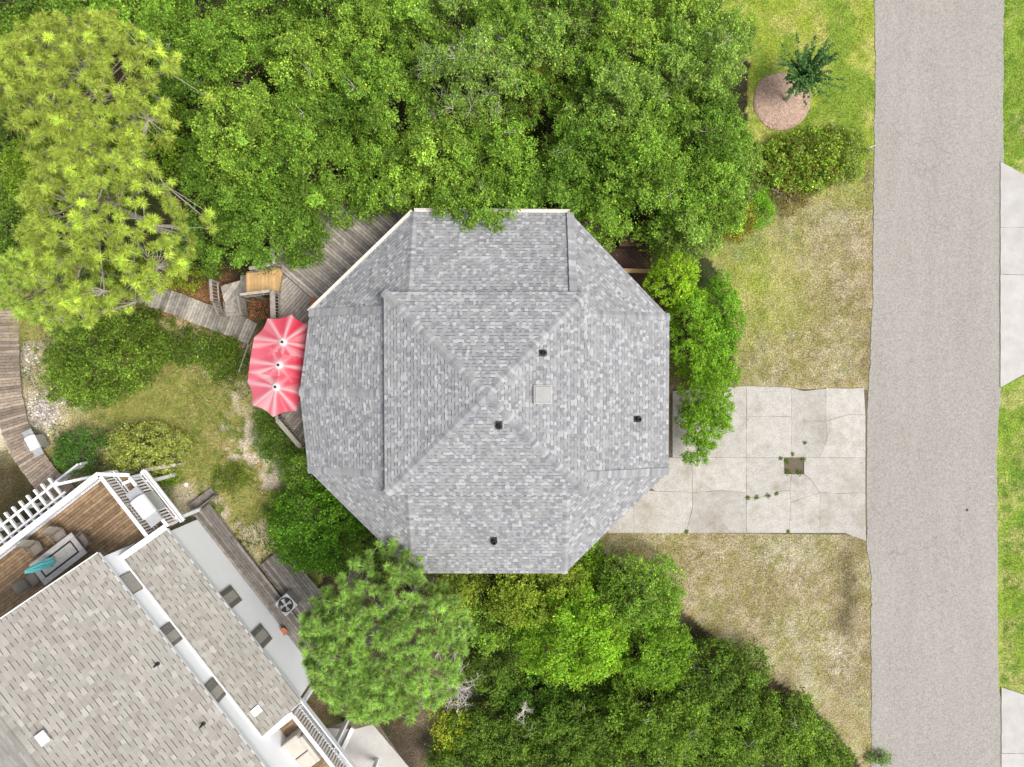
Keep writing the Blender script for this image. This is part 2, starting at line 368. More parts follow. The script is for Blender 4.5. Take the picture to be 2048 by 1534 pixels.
SL = [[(1345, 782), (1493, 772), (1493, 833), (1493, 915), (1345, 915)], [(1493, 772), (1583, 775), (1583, 833), (1493, 833)], [(1493, 833), (1583, 833), (1583, 915), (1493, 915)],
      [(1583, 776), (1608, 782), (1608, 915), (1583, 915)], [(1608, 782), (1652, 777), (1652, 842), (1608, 842)], [(1652, 776), (1700, 777), (1728, 776), (1731, 830), (1700, 828), (1652, 842)],
      [(1608, 842), (1652, 842), (1655, 870), (1652, 885), (1640, 915), (1608, 915)], [(1652, 842), (1700, 828), (1731, 830), (1731, 915), (1640, 915), (1652, 885), (1655, 870)],
      [(1320, 915), (1384, 915), (1385, 985), (1310, 982), (1290, 968)], [(1384, 915), (1493, 915), (1493, 985), (1440, 981), (1385, 985)], [(1268, 978), (1310, 982), (1385, 985), (1385, 1015), (1372, 1066), (1268, 1066)],
      [(1385, 985), (1440, 981), (1493, 985), (1493, 1066), (1372, 1066), (1385, 1015)], [(1493, 915), (1568, 915), (1569, 948), (1583, 948), (1580, 980), (1552, 984), (1520, 995), (1493, 995)],
      [(1493, 995), (1520, 995), (1552, 984), (1580, 980), (1582, 1005), (1578, 1066), (1493, 1066)], [(1608, 915), (1731, 915), (1731, 985), (1685, 987), (1640, 985), (1622, 960), (1608, 948)],
      [(1583, 948), (1608, 948), (1622, 960), (1640, 985), (1582, 1005), (1580, 980)], [(1582, 1005), (1640, 985), (1640, 1066), (1578, 1066)], [(1640, 985), (1685, 987), (1731, 985), (1732, 1082), (1690, 1066), (1640, 1066)],
      [(1215, 1064), (1268, 978), (1268, 1066), (1215, 1066)]]
for s_ in SL: slab_poly('concrete_slab', s_, .075, m_conc, dw, .006, .07, .004)
ap = slab_poly('apron', [(2001, 322), (2050, 352), (2300, 352), (2300, 750), (2050, 750), (2001, 775)], .03, m_dirt, None, 0, .05); tag(ap, kind='structure')
for s_ in ([(2001, 322), (2050, 350), (2050, 455), (2001, 455)], [(2001, 455), (2050, 455), (2050, 550), (2001, 548)], [(2001, 548), (2050, 550), (2050, 748), (2001, 775)], [(2050, 350), (2300, 350), (2300, 550), (2050, 550)], [(2050, 550), (2300, 550), (2300, 748), (2050, 748)]): slab_poly('concrete_slab', s_, .07, m_conc2, ap, .008, .06, .01)
ap = slab_poly('apron', [(2003, 1374), (2050, 1390), (2300, 1390), (2300, 1800), (2004, 1800)], .03, m_dirt, None, 0, .05); tag(ap, kind='structure')
for s_ in ([(2003, 1374), (2050, 1390), (2050, 1507), (2003, 1507)], [(2003, 1507), (2050, 1507), (2050, 1800), (2004, 1800)], [(2050, 1390), (2300, 1390), (2300, 1800), (2050, 1800)]): slab_poly('concrete_slab', s_, .07, m_conc2, ap, .008, .06, .01)
nd = slab_poly('side_drive', [(600, 1470), (700, 1440), (752, 1440), (860, 1600), (600, 1600)], .03, m_dirt, None, 0, .05); tag(nd, kind='structure')
slab_poly('concrete_slab', [(708, 1458), (745, 1448), (840, 1560), (860, 1600), (650, 1600), (672, 1534)], .07, m_conc2, nd, .01, .06, .01)
slab_poly('concrete_slab', [(600, 1480), (640, 1455), (702, 1458), (664, 1534), (642, 1600), (600, 1600)], .06, m_conc2, nd, .01, .05, .01)
b = MB(); b.bar(P(706, 1455, .11), P(655, 1565, .11), .2, .2); tag(b.build('concrete_kerb', m_white), 'long white painted kerb crossing the pale concrete side drive', 'kerb')

# ---------------------------------------------------------------- shingled roofs
PAL_MAIN = [((.242, .245, .252), 4), ((.211, .214, .222), 4), ((.178, .181, .190), 2.4), ((.305, .308, .312), 2.6), ((.234, .234, .225), 2)]
PAL_NB = [((.262, .247, .222), 4), ((.245, .229, .205), 4), ((.28, .266, .24), 3), ((.232, .213, .193), 2), ((.305, .295, .27), 1), ((.25, .25, .225), 1.5)]
def pick(pal, r_):
    c = r_.choices([p[0] for p in pal], [p[1] for p in pal])[0]; k = r_.uniform(.92, 1.08); return tuple(v*k for v in c)
def facet_frame(poly, eave):
    p = [np.array(v, float) for v in poly]; o_ = p[eave[0]]; u = p[eave[1]]-o_; u = u/np.linalg.norm(u)
    nrm = np.zeros(3)
    for i in range(len(p)): nrm += np.cross(p[i]-o_, p[(i+1) % len(p)]-o_)
    nrm /= np.linalg.norm(nrm)
    if nrm[2] < 0: nrm = -nrm
    u = np.cross(nrm, (0, 0, 1.)); u /= np.linalg.norm(u); v = np.cross(nrm, u)
    if v[2] < 0: v = -v; u = -u
    return o_, u, v, nrm
def shingle_tabs(poly, eave, expo, wmin, wmax, pal, seed, lift=.012, dash=.024):
    """list of (verts, faces, cols, area, centre) for every tab of one roof facet"""
    r_ = random.Random(seed); o_, u, v, nrm = facet_frame(poly, eave)
    P2 = ccw([((np.array(q_)-o_)@u, (np.array(q_)-o_)@v) for q_ in poly])
    vmin = min(p[1] for p in P2); vmax = max(p[1] for p in P2); out = []
    row = 0; y = vmin
    while y < vmax-.01:
        y1 = y+expo; strip = clip(clip(P2, 0, -1, -y), 0, 1, y1)
        if len(strip) >= 3 and abs(area2(strip)) > 1e-4:
            x = min(p[0] for p in strip) - r_.uniform(0, wmax); xe = max(p[0] for p in strip); up = r_.random() < .5
            while x < xe:
                w = r_.uniform(wmin, wmax); pc = clip(clip(strip, -1, 0, -x), 1, 0, x+w)
                if len(pc) >= 3 and abs(area2(pc)) > 4e-5:
                    pc = ccw(pc); h0 = .026 if up else .014; col = pick(pal, r_)
                    to3 = lambda a, b_, h: o_ + u*a + v*b_ + nrm*h
                    top = [to3(a, b_, .004 + (h0-.004)*(1-(b_-y)/expo)) for a, b_ in pc]; bot = [to3(a, b_, -.004) for a, b_ in pc]
                    n = len(pc); vs_ = top+bot; fs_ = [list(range(n))]; cs = [col]
                    for i in range(n):
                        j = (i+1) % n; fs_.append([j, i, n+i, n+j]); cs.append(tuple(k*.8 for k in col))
                    if up:                                    # dark butt edge of the raised tooth
                        e = [q_ for q_ in pc if abs(q_[1]-y) < 1e-6]
                        if len(e) == 2:
                            a0, a1 = sorted(q_[0] for q_ in e); m_ = len(vs_)
                            vs_ = vs_ + [to3(a0, y, h0), to3(a1, y, h0), to3(a1, y-dash, .0175), to3(a0, y-dash, .0175)]
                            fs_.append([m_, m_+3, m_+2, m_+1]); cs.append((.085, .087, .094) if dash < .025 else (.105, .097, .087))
                    out.append((vs_, fs_, cs, abs(area2(pc)), o_+u*pc[0][0]+v*pc[0][1]))
                x += w; up = (not up) if r_.random() < .85 else up
        y = y1; row += 1
    return out
def cap_row(p0, p1, nL, nR, expo, half, pal, seed):
    """hip cap pieces from low end p0 to high end p1; nL,nR the two facet normals"""
    r_ = random.Random(seed); p0 = np.array(p0, float); p1 = np.array(p1, float); d = p1-p0; L_ = np.linalg.norm(d); d /= L_
    def side(nf):
        s_ = np.cross(d, nf); s_ /= np.linalg.norm(s_); return s_
    a = side(nL); b_ = side(nR)
    if a[2] > 0: a = -a
    if b_[2] > 0: b_ = -b_
    if a@b_ > 0: b_ = -b_
    up = np.array(nL)+np.array(nR); up /= np.linalg.norm(up)
    out = []; n = int(L_/expo)
    for i in range(n):
        s0 = p0+d*(i*expo-.03); s1 = p0+d*min(L_, i*expo+expo*1.15); h0, h1 = .04, .026; col = pick(pal, r_); col = tuple(c_*.97 for c_ in col)
        hw = half*r_.uniform(.93, 1.05)
        prof = [(a, hw, .004), (a, hw*.45, 0.), (up, 0, .012), (b_, hw*.45, 0.), (b_, hw, .004)]
        vs_ = []
        for s_, h in ((s0, h0), (s1, h1)):
            for dv, k, ex in prof: vs_.append(s_+dv*k+up*(h+(ex if k == 0 else -ex*5)))
        vs_ += [s0+dv*k+up*.004 for dv, k, ex in prof]
        fs_ = [[j, j+1, j+6, j+5] for j in range(4)] + [[10+j, 11+j, j+1, j] for j in range(4)] + [[0, 5, 10], [4, 14, 9]]
        out.append((vs_, fs_, [col]*4+[(.05, .05, .055)]*4+[col]*2, hw*2*expo, (s0+s1)/2))
    return out
def emit_pieces(pieces, name, stuff_name, m, parent, limit):
    pieces = sorted(pieces, key=lambda t: -t[3]/(H-t[4][2])**2)
    def seen(t):
        c = t[4]; k = F/(H-c[2]); return 10 < CX+c[0]*k < 2038 and 10 < CY-c[1]*k < 1524
    vis = [t for t in pieces if seen(t)]; rest = [t for t in pieces if not seen(t)]
    for vs_, fs_, cs, ar, c in vis[:limit]:
        b = MB(); b.v = [tuple(q_) for q_ in vs_]; b.f = fs_; b.c = cs; b.build(name, m, parent)
    rest += vis[limit:]
    if rest:
        b = MB()
        for vs_, fs_, cs, ar, c in rest:
            k = len(b.v); b.v += [tuple(q_) for q_ in vs_]; b.f += [[i+k for i in f_] for f_ in fs_]; b.c += cs
        b.build(stuff_name, m, parent)['kind'] = 'stuff'
    return len(pieces)
def nrm_of(poly):
    p = [np.array(v, float) for v in poly]; n = np.zeros(3)
    for i in range(len(p)): n += np.cross(p[i]-p[0], p[(i+1) % len(p)]-p[0])
    n /= np.linalg.norm(n); return n if n[2] > 0 else -n

# ---------------------------------------------------------------- the octagonal house
ZE, ZT, ZU, ZA = 5.6, 7.1, 7.24, 8.4            # eave, top of lower roof, upper eave, apex
hc = P(970, 786, 0); hc[2] = 0
house = thing('octagonal_house', (hc[0], hc[1], 0), 'large eight-sided house with grey mottled shingle roof and pyramid centre beside the driveway', 'house')
A, B_, C_, D_, E_, F_, G_, M_, I_ = [P(x, y, ZE) for x, y in ((828, 425), (1140, 427), (1338, 634), (1336, 942), (1129, 1146), (826, 1146), (617, 940), (600, 785), (620, 626))]
yN = P(0, 580, ZU)[1]-.25; yS = P(0, 990, ZU)[1]+.25; xW = P(770, 0, ZU)[0]+.25; xE = P(1173, 0, ZU)[0]-.25
at = lambda x, y: np.array((x, y, ZT))
A2, B2 = at(A[0], yN), at(B_[0], yN); C2, D2 = at(xE, C_[1]), at(xE, D_[1]); E2, F2 = at(E_[0], yS), at(F_[0], yS); G2, I2 = at(xW, G_[1]), at(xW, I_[1]); M2 = at(xW, M_[1]); M2[2] += .02
lower = [([A, B_, B2, A2], (0, 1)), ([B_, C_, C2, B2], (0, 1)), ([C_, D_, D2, C2], (0, 1)), ([D_, E_, E2, D2], (0, 1)), ([E_, F_, F2, E2], (0, 1)), ([F_, G_, G2, F2], (0, 1)), ([G_, M_, M2, G2], (0, 1)), ([M_, I_, I2, M2], (0, 1)), ([I_, A, A2, I2], (0, 1))]
lower = [(t3, (0, 1)) for pl, e in lower for t3 in ([pl[0], pl[1], pl[2]], [pl[0], pl[2], pl[3]])] 
U = [P(x, y, ZU) for x, y in ((768, 584), (1174, 584), (1174, 990), (770, 990))]; AP = P(972, 790, ZA)
upper = [([U[0], U[1], AP], (0, 1)), ([U[1], U[2], AP], (0, 1)), ([U[2], U[3], AP], (0, 1)), ([U[3], U[0], AP], (0, 1))]
m_under = mat('roof_underlay', (.05, .05, .052), (.08, .08, .08), 5, .9)
# roof decks (solid sheets below the shingles), fascia and walls
b = MB()
for pl, e in lower+upper:
    n = nrm_of(pl); pts = [np.array(q_)-n*.03 for q_ in pl]
    if np.cross(pts[1]-pts[0], pts[2]-pts[0])[2] < 0: pts = pts[::-1]
    b.prism(pts, .1)
rd = b.build('roof_deck', m_under, house)
oct_ = [A, B_, C_, D_, E_, F_, G_, M_, I_]; cen = np.mean(oct_, 0)
b = MB(); ins = [cen+(q_-cen)*.915 for q_ in oct_]
b.prism([tuple(q_[:2])+(ZE+.1,) for q_ in ins[::-1]], ZE+.1); wall = b.build('wall', m_tan, house)
b = MB(); uin = [np.mean(U, 0)+(q_-np.mean(U, 0))*.93 for q_ in U]; b.prism([tuple(q_[:2])+(ZU-.02,) for q_ in uin[::-1]], ZU-.02-6.2); b.build('clerestory_wall', m_tan, house)
b = MB()
for i in range(9):
    p, q_ = oct_[i], oct_[(i+1) % 9]; dn = np.array((0, 0, .1)); b.bar(p-dn, q_-dn, .03, .18)
for i in range(4): b.bar(U[i]-np.array((0, 0, .1)), U[(i+1) % 4]-np.array((0, 0, .1)), .03, .17)
b.build('fascia', m_cream, house)
for p, q_, k in ((A, B_, (0, 1)), (I_, A, (-.7, .7))):
    off = np.array((k[0]*.1, k[1]*.1, -.05)); gb = MB(); p3, q3 = p+off, q_+off
    sdv = np.array((k[0], k[1], 0.)); gb.bar(p3-(0, 0, .06), q3-(0, 0, .06), .14, .015); gb.bar(p3+sdv*.07, q3+sdv*.07, .025, .12); gb.bar(p3-sdv*.065, q3-sdv*.065, .012, .12)
    gb.build('gutter', m_cream, house)
for i in range(9):                                   # windows in the walls under the eaves
    p, q_ = ins[i], ins[(i+1) % 9]; mid = (p+q_)/2; d = q_-p; L_ = np.linalg.norm(d); d /= L_; outn = np.array((-d[1], d[0], 0)); outn *= np.sign(outn@(mid-cen))
    for t in (-.25, .25):
        c = mid+d*t*L_; c[2] = 4.2; wb = MB(); ang = math.atan2(d[1], d[0]); wb.box(c+outn*.02, (1.1, .07, 1.3), ang); wf = wb.build('window', m_white, house)
        wb = MB(); wb.box(c+outn*.05, (.96, .03, 1.16), ang); wb.build('pane', m_glassd, wf)
tabs = []
for k, (pl, e) in enumerate(lower+upper): tabs += shingle_tabs(pl, e, .145, .085, .21, PAL_MAIN, 100+k)
NSH = emit_pieces(tabs, 'shingle', 'shingle_field', m_shingle, house, 300)
caps = []
nl = [nrm_of(lower[2*i][0])+nrm_of(lower[2*i+1][0]) for i in range(9)]; nl = [q_/np.linalg.norm(q_) for q_ in nl]; nu = [nrm_of(pl) for pl, e in upper]
for i in range(4): caps += cap_row(U[i], AP, nu[i], nu[i-1], .135, .19, PAL_MAIN, 50+i)
hips = [(A, A2, 8, 0), (B_, B2, 0, 1), (C_, C2, 1, 2), (D_, D2, 2, 3), (E_, E2, 3, 4), (F_, F2, 4, 5), (G_, G2, 5, 6), (M_, M2, 6, 7), (I_, I2, 7, 8)]
for k, (p, q_, i, j) in enumerate(hips): caps += cap_row(p, q_, nl[i], nl[j], .14, .17, PAL_MAIN, 70+k)
NCP = emit_pieces(caps, 'cap_shingle', 'cap_shingle_rest', m_shingle, house, 300)
def on_facet(px, py, pls):
    """point of the roof under a pixel"""
    for pl, e in pls:
        n = nrm_of(pl); d = P(px, py, 0)-np.array((0, 0, H)); t = ((pl[0]-np.array((0, 0, H)))@n)/(d@n); p = np.array((0, 0, H))+d*t
        o_, u, v, nn = facet_frame(pl, e); P2 = ccw([((q_-o_)@u, (q_-o_)@v) for q_ in pl]); x, y = (p-o_)@u, (p-o_)@v
        if all((P2[(i+1) % len(P2)][0]-P2[i][0])*(y-P2[i][1])-(P2[(i+1) % len(P2)][1]-P2[i][1])*(x-P2[i][0]) >= -1e-6 for i in range(len(P2))): return p, n, u, v
    return P(px, py, ZE), np.array((0, 0, 1.)), np.array((1., 0, 0)), np.array((0, 1., 0))
for px, py in ((1087, 706), (998, 852), (1276, 838), (988, 1082)):
    p, n, u, v = on_facet(px, py, upper+lower)
    b = MB(); q_ = [p+u*a*.13+v*c+n*.05 for a, c in ((-1, -.1), (1, -.1), (1, .2), (-1, .2))]; b.prism(q_, -n*.05)
    b.tube(p+n*.03, p+n*.1+np.array((0, 0, .03)), .15, .12, 14); pv = b.build('pipe_vent', m_black, house)
    b = MB(); b.tube(p+n*.02, p+n*.02+np.array((0, 0, .3)), .07, .07, 12, caps=False); b.tube(p+n*.02, p+np.array((0, 0, .2)), .055, .055, 12); b.build('pipe', m_black, pv)
p, n, u, v = on_facet(1083, 789, upper)
b = MB(); hs_ = .36
b.prism([p+u*a*hs_+v*c*hs_+n*.16 for a, c in ((-1, -1), (1, -1), (1, 1), (-1, 1))], -n*.2); sk = b.build('skylight', m_cream, house)
b = MB(); top = [p+u*a*.31+v*c*.31+n*.2 for a, c in ((-1, -1), (1, -1), (1, 1), (-1, 1))]; low = [p+u*a*.35+v*c*.35+n*.162 for a, c in ((-1, -1), (1, -1), (1, 1), (-1, 1))]
b.add(low+top, [[4, 5, 6, 7]]+[[i, (i+1) % 4, 4+(i+1) % 4, 4+i] for i in range(4)]); b.build('dome_pane', m_acryl, sk)

# ---------------------------------------------------------------- boards and railings
def boards(parent, poly, z, d, w, gap, thick, m, name='deck_board', jmax=4.2, zf=None):
    """poly: world xy convex polygon"""
    d = np.array(d, float)[:2]; d /= np.linalg.norm(d); n = np.array((-d[1], d[0])); r_ = random.Random(len(poly)*13+int(z*100))
    P2 = ccw([(np.array(q_[:2])@d, np.array(q_[:2])@n) for q_ in poly]); y = min(p[1] for p in P2); ye = max(p[1] for p in P2); cnt = 0
    while y < ye:
        s_ = clip(clip(P2, 0, -1, -y), 0, 1, y+w)
        if len(s_) >= 3 and abs(area2(s_)) > .003:
            xa = min(p[0] for p in s_); xb = max(p[0] for p in s_); cuts = [xa]
            x = xa+r_.uniform(.8, jmax)
            while x < xb-.6: cuts.append(x); x += jmax
            cuts.append(xb)
            for a, c in zip(cuts[:-1], cuts[1:]):
                pc = clip(clip(s_, -1, 0, -(a+.003)), 1, 0, c-.003)
                if len(pc) < 3 or abs(area2(pc)) < .002: continue
                dz = r_.uniform(-.003, .003)
                b = MB(); b.prism([((d*p[0]+n*p[1])[0], (d*p[0]+n*p[1])[1], (zf(*(d*p[0]+n*p[1])) if zf else z)+dz) for p in ccw(pc)], thick); b.build(name, m, parent); cnt += 1
        y += w+gap
    return cnt
_shared = {}
def railing(parent, p0, p1, h, m, post_every=1.6, bal_every=.13, bal=.04, cap=(.14, .04), post=.1, drop=0.0, lowrail=.1, ends=(True, True), double=False):
    p0 = np.array(p0, float); p1 = np.array(p1, float); L_ = np.linalg.norm(p1-p0); d = (p1-p0)/L_; up = np.array((0, 0, 1.))
    b = MB(); b.bar(p0+up*(h-cap[1]/2), p1+up*(h-cap[1]/2), *cap); b.build('top_rail', m, parent)
    b = MB(); b.bar(p0+up*(h-cap[1]-.05), p1+up*(h-cap[1]-.05), .04, .08); b.build('upper_rail', m, parent)
    b = MB(); b.bar(p0+up*lowrail, p1+up*lowrail, .045, .08); b.build('bottom_rail', m, parent)
    n = max(1, round(L_/post_every))
    for i in range(n+1):
        if (i == 0 and not ends[0]) or (i == n and not ends[1]): continue
        p = p0+(p1-p0)*i/n; b = MB(); b.box(p+up*(h-cap[1]-.004-drop)/2-up*drop/2*1, (post, post, h-cap[1]-.004+drop), math.atan2(d[1], d[0])); b.build('post', m, parent)
    k = max(2, int(L_/bal_every))
    for i in range(1, k):
        p = p0+(p1-p0)*i/k
        if min(abs(i/k-j/n) for j in range(n+1))*L_ < post*.75: continue
        b = MB(); b.bar(p+up*(lowrail+.04), p+up*(h-cap[1]-.09), bal, bal, up=(d[0], d[1], 0)); b.build('baluster', m, parent)
def posts(parent, pts, z, m, r=.09):
    for x, y in pts:
        b = MB(); b.box((x, y, z/2), (2*r, 2*r, z)); b.build('support_post', m, parent)

# ---------------------------------------------------------------- weathered deck of the octagonal house
ZD = 2.6
deck = thing('weathered_deck', P(600, 620, 0), 'grey weathered timber deck wrapping the octagonal house under the red umbrella', 'deck')
pw = lambda pts, z: [tuple(P(x, y, z)[:2]) for x, y in pts]
miter = P(632, 603, ZD)[:2]-P(566, 545, ZD)[:2]; miter = miter/np.linalg.norm(miter)
boards(deck, pw([(556, 470), (640, 392), (760, 385), (872, 425), (652, 621), (566, 545)], ZD), ZD, miter, .132, .018, .035, m_greydeck)
boards(deck, pw([(566, 547), (648, 619), (655, 700), (562, 700), (560, 590)], ZD), ZD, (-miter[1], miter[0]), .132, .018, .035, m_greydeck)
boards(deck, pw([(562, 702), (655, 702), (655, 920), (612, 890), (566, 838), (556, 765)], ZD), ZD, (-miter[1], miter[0]), .132, .018, .035, m_greydeck)
posts(deck, pw([(575, 500), (640, 420), (562, 600), (562, 690), (565, 800), (612, 870), (640, 600)], ZD), ZD-.2, m_greydeck)
b = MB()
for (x0, y0), (x1, y1) in (((560, 590), (562, 702)), ((562, 702), (556, 765)), ((556, 765), (566, 838)), ((566, 838), (612, 890)), ((556, 470), (566, 545)), ((556, 470), (640, 392))): b.bar(P(x0, y0, ZD-.15), P(x1, y1, ZD-.15), .045, .2)
b.build('rim_joist', m_greydeck, deck)
railing(deck, P(559, 588, ZD), P(562, 700, ZD), 1.0, m_greydeck, 1.4, .14, cap=(.24, .04))
railing(deck, P(562, 700, ZD), P(556, 765, ZD), 1.0, m_greydeck, ends=(False, True)); railing(deck, P(556, 765, ZD), P(568, 838, ZD), 1.0, m_greydeck, ends=(False, True)); railing(deck, P(568, 838, ZD), P(613, 890, ZD), 1.0, m_greydeck, 1.4, .13, cap=(.2, .04), ends=(False, True))
railing(deck, P(557, 472, ZD), P(561, 532, ZD), 1.0, m_greydeck); railing(deck, P(557, 472, ZD), P(640, 394, ZD), 1.0, m_greydeck, ends=(False, True)); railing(deck, P(640, 394, ZD), P(760, 387, ZD), 1.0, m_greydeck, ends=(False, True))
# pale new-wood landing, lower landing, steps
st = thing('landing_stairs', P(500, 590, 0), 'deck stairs with new orange pine landing and grey weathered lower steps', 'stairs')
ZL = 2.35
boards(st, pw([(494, 546), (566, 537), (566, 583), (494, 591)], ZL), ZL, (0, 1), .165, .008, .035, m_orange, 'landing_board')
b = MB(); b.bar(P(494, 592, ZL-.13), P(562, 584, ZL-.13), .04, .18); b.bar(P(494, 545, ZL-.13), P(562, 537, ZL-.13), .04, .18); b.bar(P(494, 546, ZL-.13), P(494, 591, ZL-.13), .04, .18); b.build('rim_joist', m_orange, st)
posts(st, pw([(498, 549), (498, 587), (556, 580), (556, 543)], ZL), ZL-.2, m_greydeck, .06)
railing(st, P(496, 594, ZL), P(553, 587, ZL), .95, m_greydeck, 1.6, .14, cap=(.12, .04)); railing(st, P(513, 543, ZL), P(560, 534, ZL), .95, m_greydeck, 1.6, .13, cap=(.16, .04))
for k, (x0, x1, z) in enumerate(((487, 494, 2.05), (481, 488, 1.75))):
    b = MB(); pts = pw([(x0, 551), (x1, 550), (x1, 584), (x0, 585)], z); b.prism([q_+(z,) for q_ in ccw(pts)], .04); b.build('tread', m_greydeck, st)
    b = MB(); pts = pw([(x0, 552), (x0+1.2, 552), (x0+1.2, 584), (x0, 584)], z-.05); b.prism([q_+(z-.042,) for q_ in ccw(pts)], .26); b.build('riser', m_greydeck, st)
ZM = 1.5
boards(st, pw([(441, 572), (483, 560), (484, 600), (448, 603)], ZM), ZM, (.6, .8), .135, .01, .035, m_greydeck, 'landing_board')
posts(st, pw([(446, 575), (480, 566), (480, 596), (452, 598)], ZM), ZM-.04, m_greydeck, .05)
for k in range(4):
    z = 1.25-.28*k; y0 = 601+k*7.5
    b = MB(); pts = pw([(449+k*.8, y0), (488+k*.4, y0-3), (489+k*.4, y0+6.5), (450+k*.8, y0+8.5)], z); b.prism([q_+(z,) for q_ in ccw(pts)], .045); b.build('tread', m_greydeck, st)
for xa, xb in ((449, 453), (489, 491)):
    b = MB(); b.bar(P(xa, 602, 1.15), P(xb, 634, .12), .05, .22); b.build('stringer', m_greydeck, st)
railing(st, P(437, 566, ZM), P(440, 606, ZM), .95, m_greydeck, 1.2, .15, cap=(.14, .04)); railing(st, P(440, 606, ZM-.1), P(450, 632, .3), .9, m_greydeck, 1.2, .15, cap=(.1, .04), ends=(False, True)); railing(st, P(489, 598, ZM-.1), P(494, 628, .35), .9, m_greydeck, 1.2, .13, cap=(.1, .04))

def walkway(name, label, pts, half, z, m, wid=.135, gap=.018, group=None):
    """planks laid across a smooth centre line (px)"""
    C = np.array([P(x, y, z) for x, y in pts]); seg = np.linalg.norm(np.diff(C, axis=0), axis=1); S = np.concatenate([[0], np.cumsum(seg)])
    t = thing(name, (C[len(C)//2][0], C[len(C)//2][1], 0), label, 'boardwalk'); s = 0; r_ = random.Random(3)
    pos = lambda q_: np.array([np.interp(q_, S, C[:, k]) for k in range(3)])
    def nor(q_):
        d = pos(min(q_+.9, S[-1]))-pos(max(q_-.9, 0)); d /= np.linalg.norm(d); return np.array((-d[1], d[0], 0))
    Lr = []
    while s < S[-1]-wid:
        a, c = pos(s), pos(s+wid); na, nc = nor(s), nor(s+wid); h1, h2 = half*r_.uniform(.97, 1.03), half*r_.uniform(.97, 1.03)
        b = MB(); b.prism([q_+np.array((0, 0, r_.uniform(-.004, .004))) for q_ in (a-na*h1, c-nc*h1, c+nc*h2, a+na*h2)][::(1)], .035); b.build('plank', m, t); Lr.append((a, na)); s += wid+gap
    for sg in (-.75, .75):
        b = MB()
        for (a, na), (c, nc) in zip(Lr[:-6:6], Lr[6::6]): b.bar(a+na*sg*half-(0, 0, .13), c+nc*sg*half-(0, 0, .13), .045, .18)
        b.build('stringer', m, t)
    for (a, na) in Lr[3::14]:
        for sg in (-.75, .75):
            p = a+na*sg*half; b = MB(); b.box((p[0], p[1], (z-.04)/2-.05), (.09, .09, z+.02)); b.build('support_post', m, t)
    return t
walkway('garden_boardwalk', 'narrow grey plank walk leading from the deck steps into the trees', [(505, 668), (478, 655), (440, 641), (400, 627), (350, 607), (300, 590), (235, 570), (160, 545)], .58, .3, m_greydeck)
walkway('beach_boardwalk', 'brown plank boardwalk curving past the shell bed and grill cart', [(8, 585), (9, 650), (10, 720), (14, 790), (28, 850), (52, 905), (88, 955), (140, 1005), (200, 1050)], .72, .3, m_walk)

# ---------------------------------------------------------------- triple-peak red umbrella
zc = 4.75
hubs = [P(565, 684, zc+.42), P(557, 730, zc+.36), P(551, 774, zc+.42)]
rim = [(583, 629), (535, 637), (508, 675), (500, 722), (495, 764), (505, 811), (546, 834), (593, 822), (609, 787), (614, 738), (621, 695), (617, 649)]
rimw = [P(x, y, zc) for x, y in rim]
um = thing('patio_umbrella', (hubs[1][0], hubs[1][1], ZD), 'long red patio umbrella with three peaks on the grey deck', 'umbrella')
sad = [(hubs[0]+hubs[1])/2-(0, 0, .16), (hubs[1]+hubs[2])/2-(0, 0, .16)]
fan = [(0, 0, 1), (0, 1, 2), (1, 3, 4), (2, 4, 5), (2, 5, 6), (2, 6, 7), (2, 7, 8), (1, 8, 9), (0, 10, 11), (0, 11, 0)]
tris = [(hubs[h], rimw[a], rimw[b2], True) for h, a, b2 in ((0, 0, 1), (0, 1, 2), (2, 4, 5), (2, 5, 6), (2, 6, 7), (2, 7, 8), (0, 10, 11), (0, 11, 0))]
def saddle(hA, hB, sd_, ra, rb): return [(hA, ra, sd_, False), (hB, sd_, rb, False), (sd_, ra, rb, False)]
tris += saddle(hubs[0], hubs[1], sad[0], rimw[2], rimw[3]) + saddle(hubs[1], hubs[2], sad[1], rimw[3], rimw[4])
tris += saddle(hubs[2], hubs[1], sad[1], rimw[8], rimw[9]) + saddle(hubs[1], hubs[0], sad[0], rimw[9], rimw[10])
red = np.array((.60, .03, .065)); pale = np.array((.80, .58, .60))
vv, cc = [], []
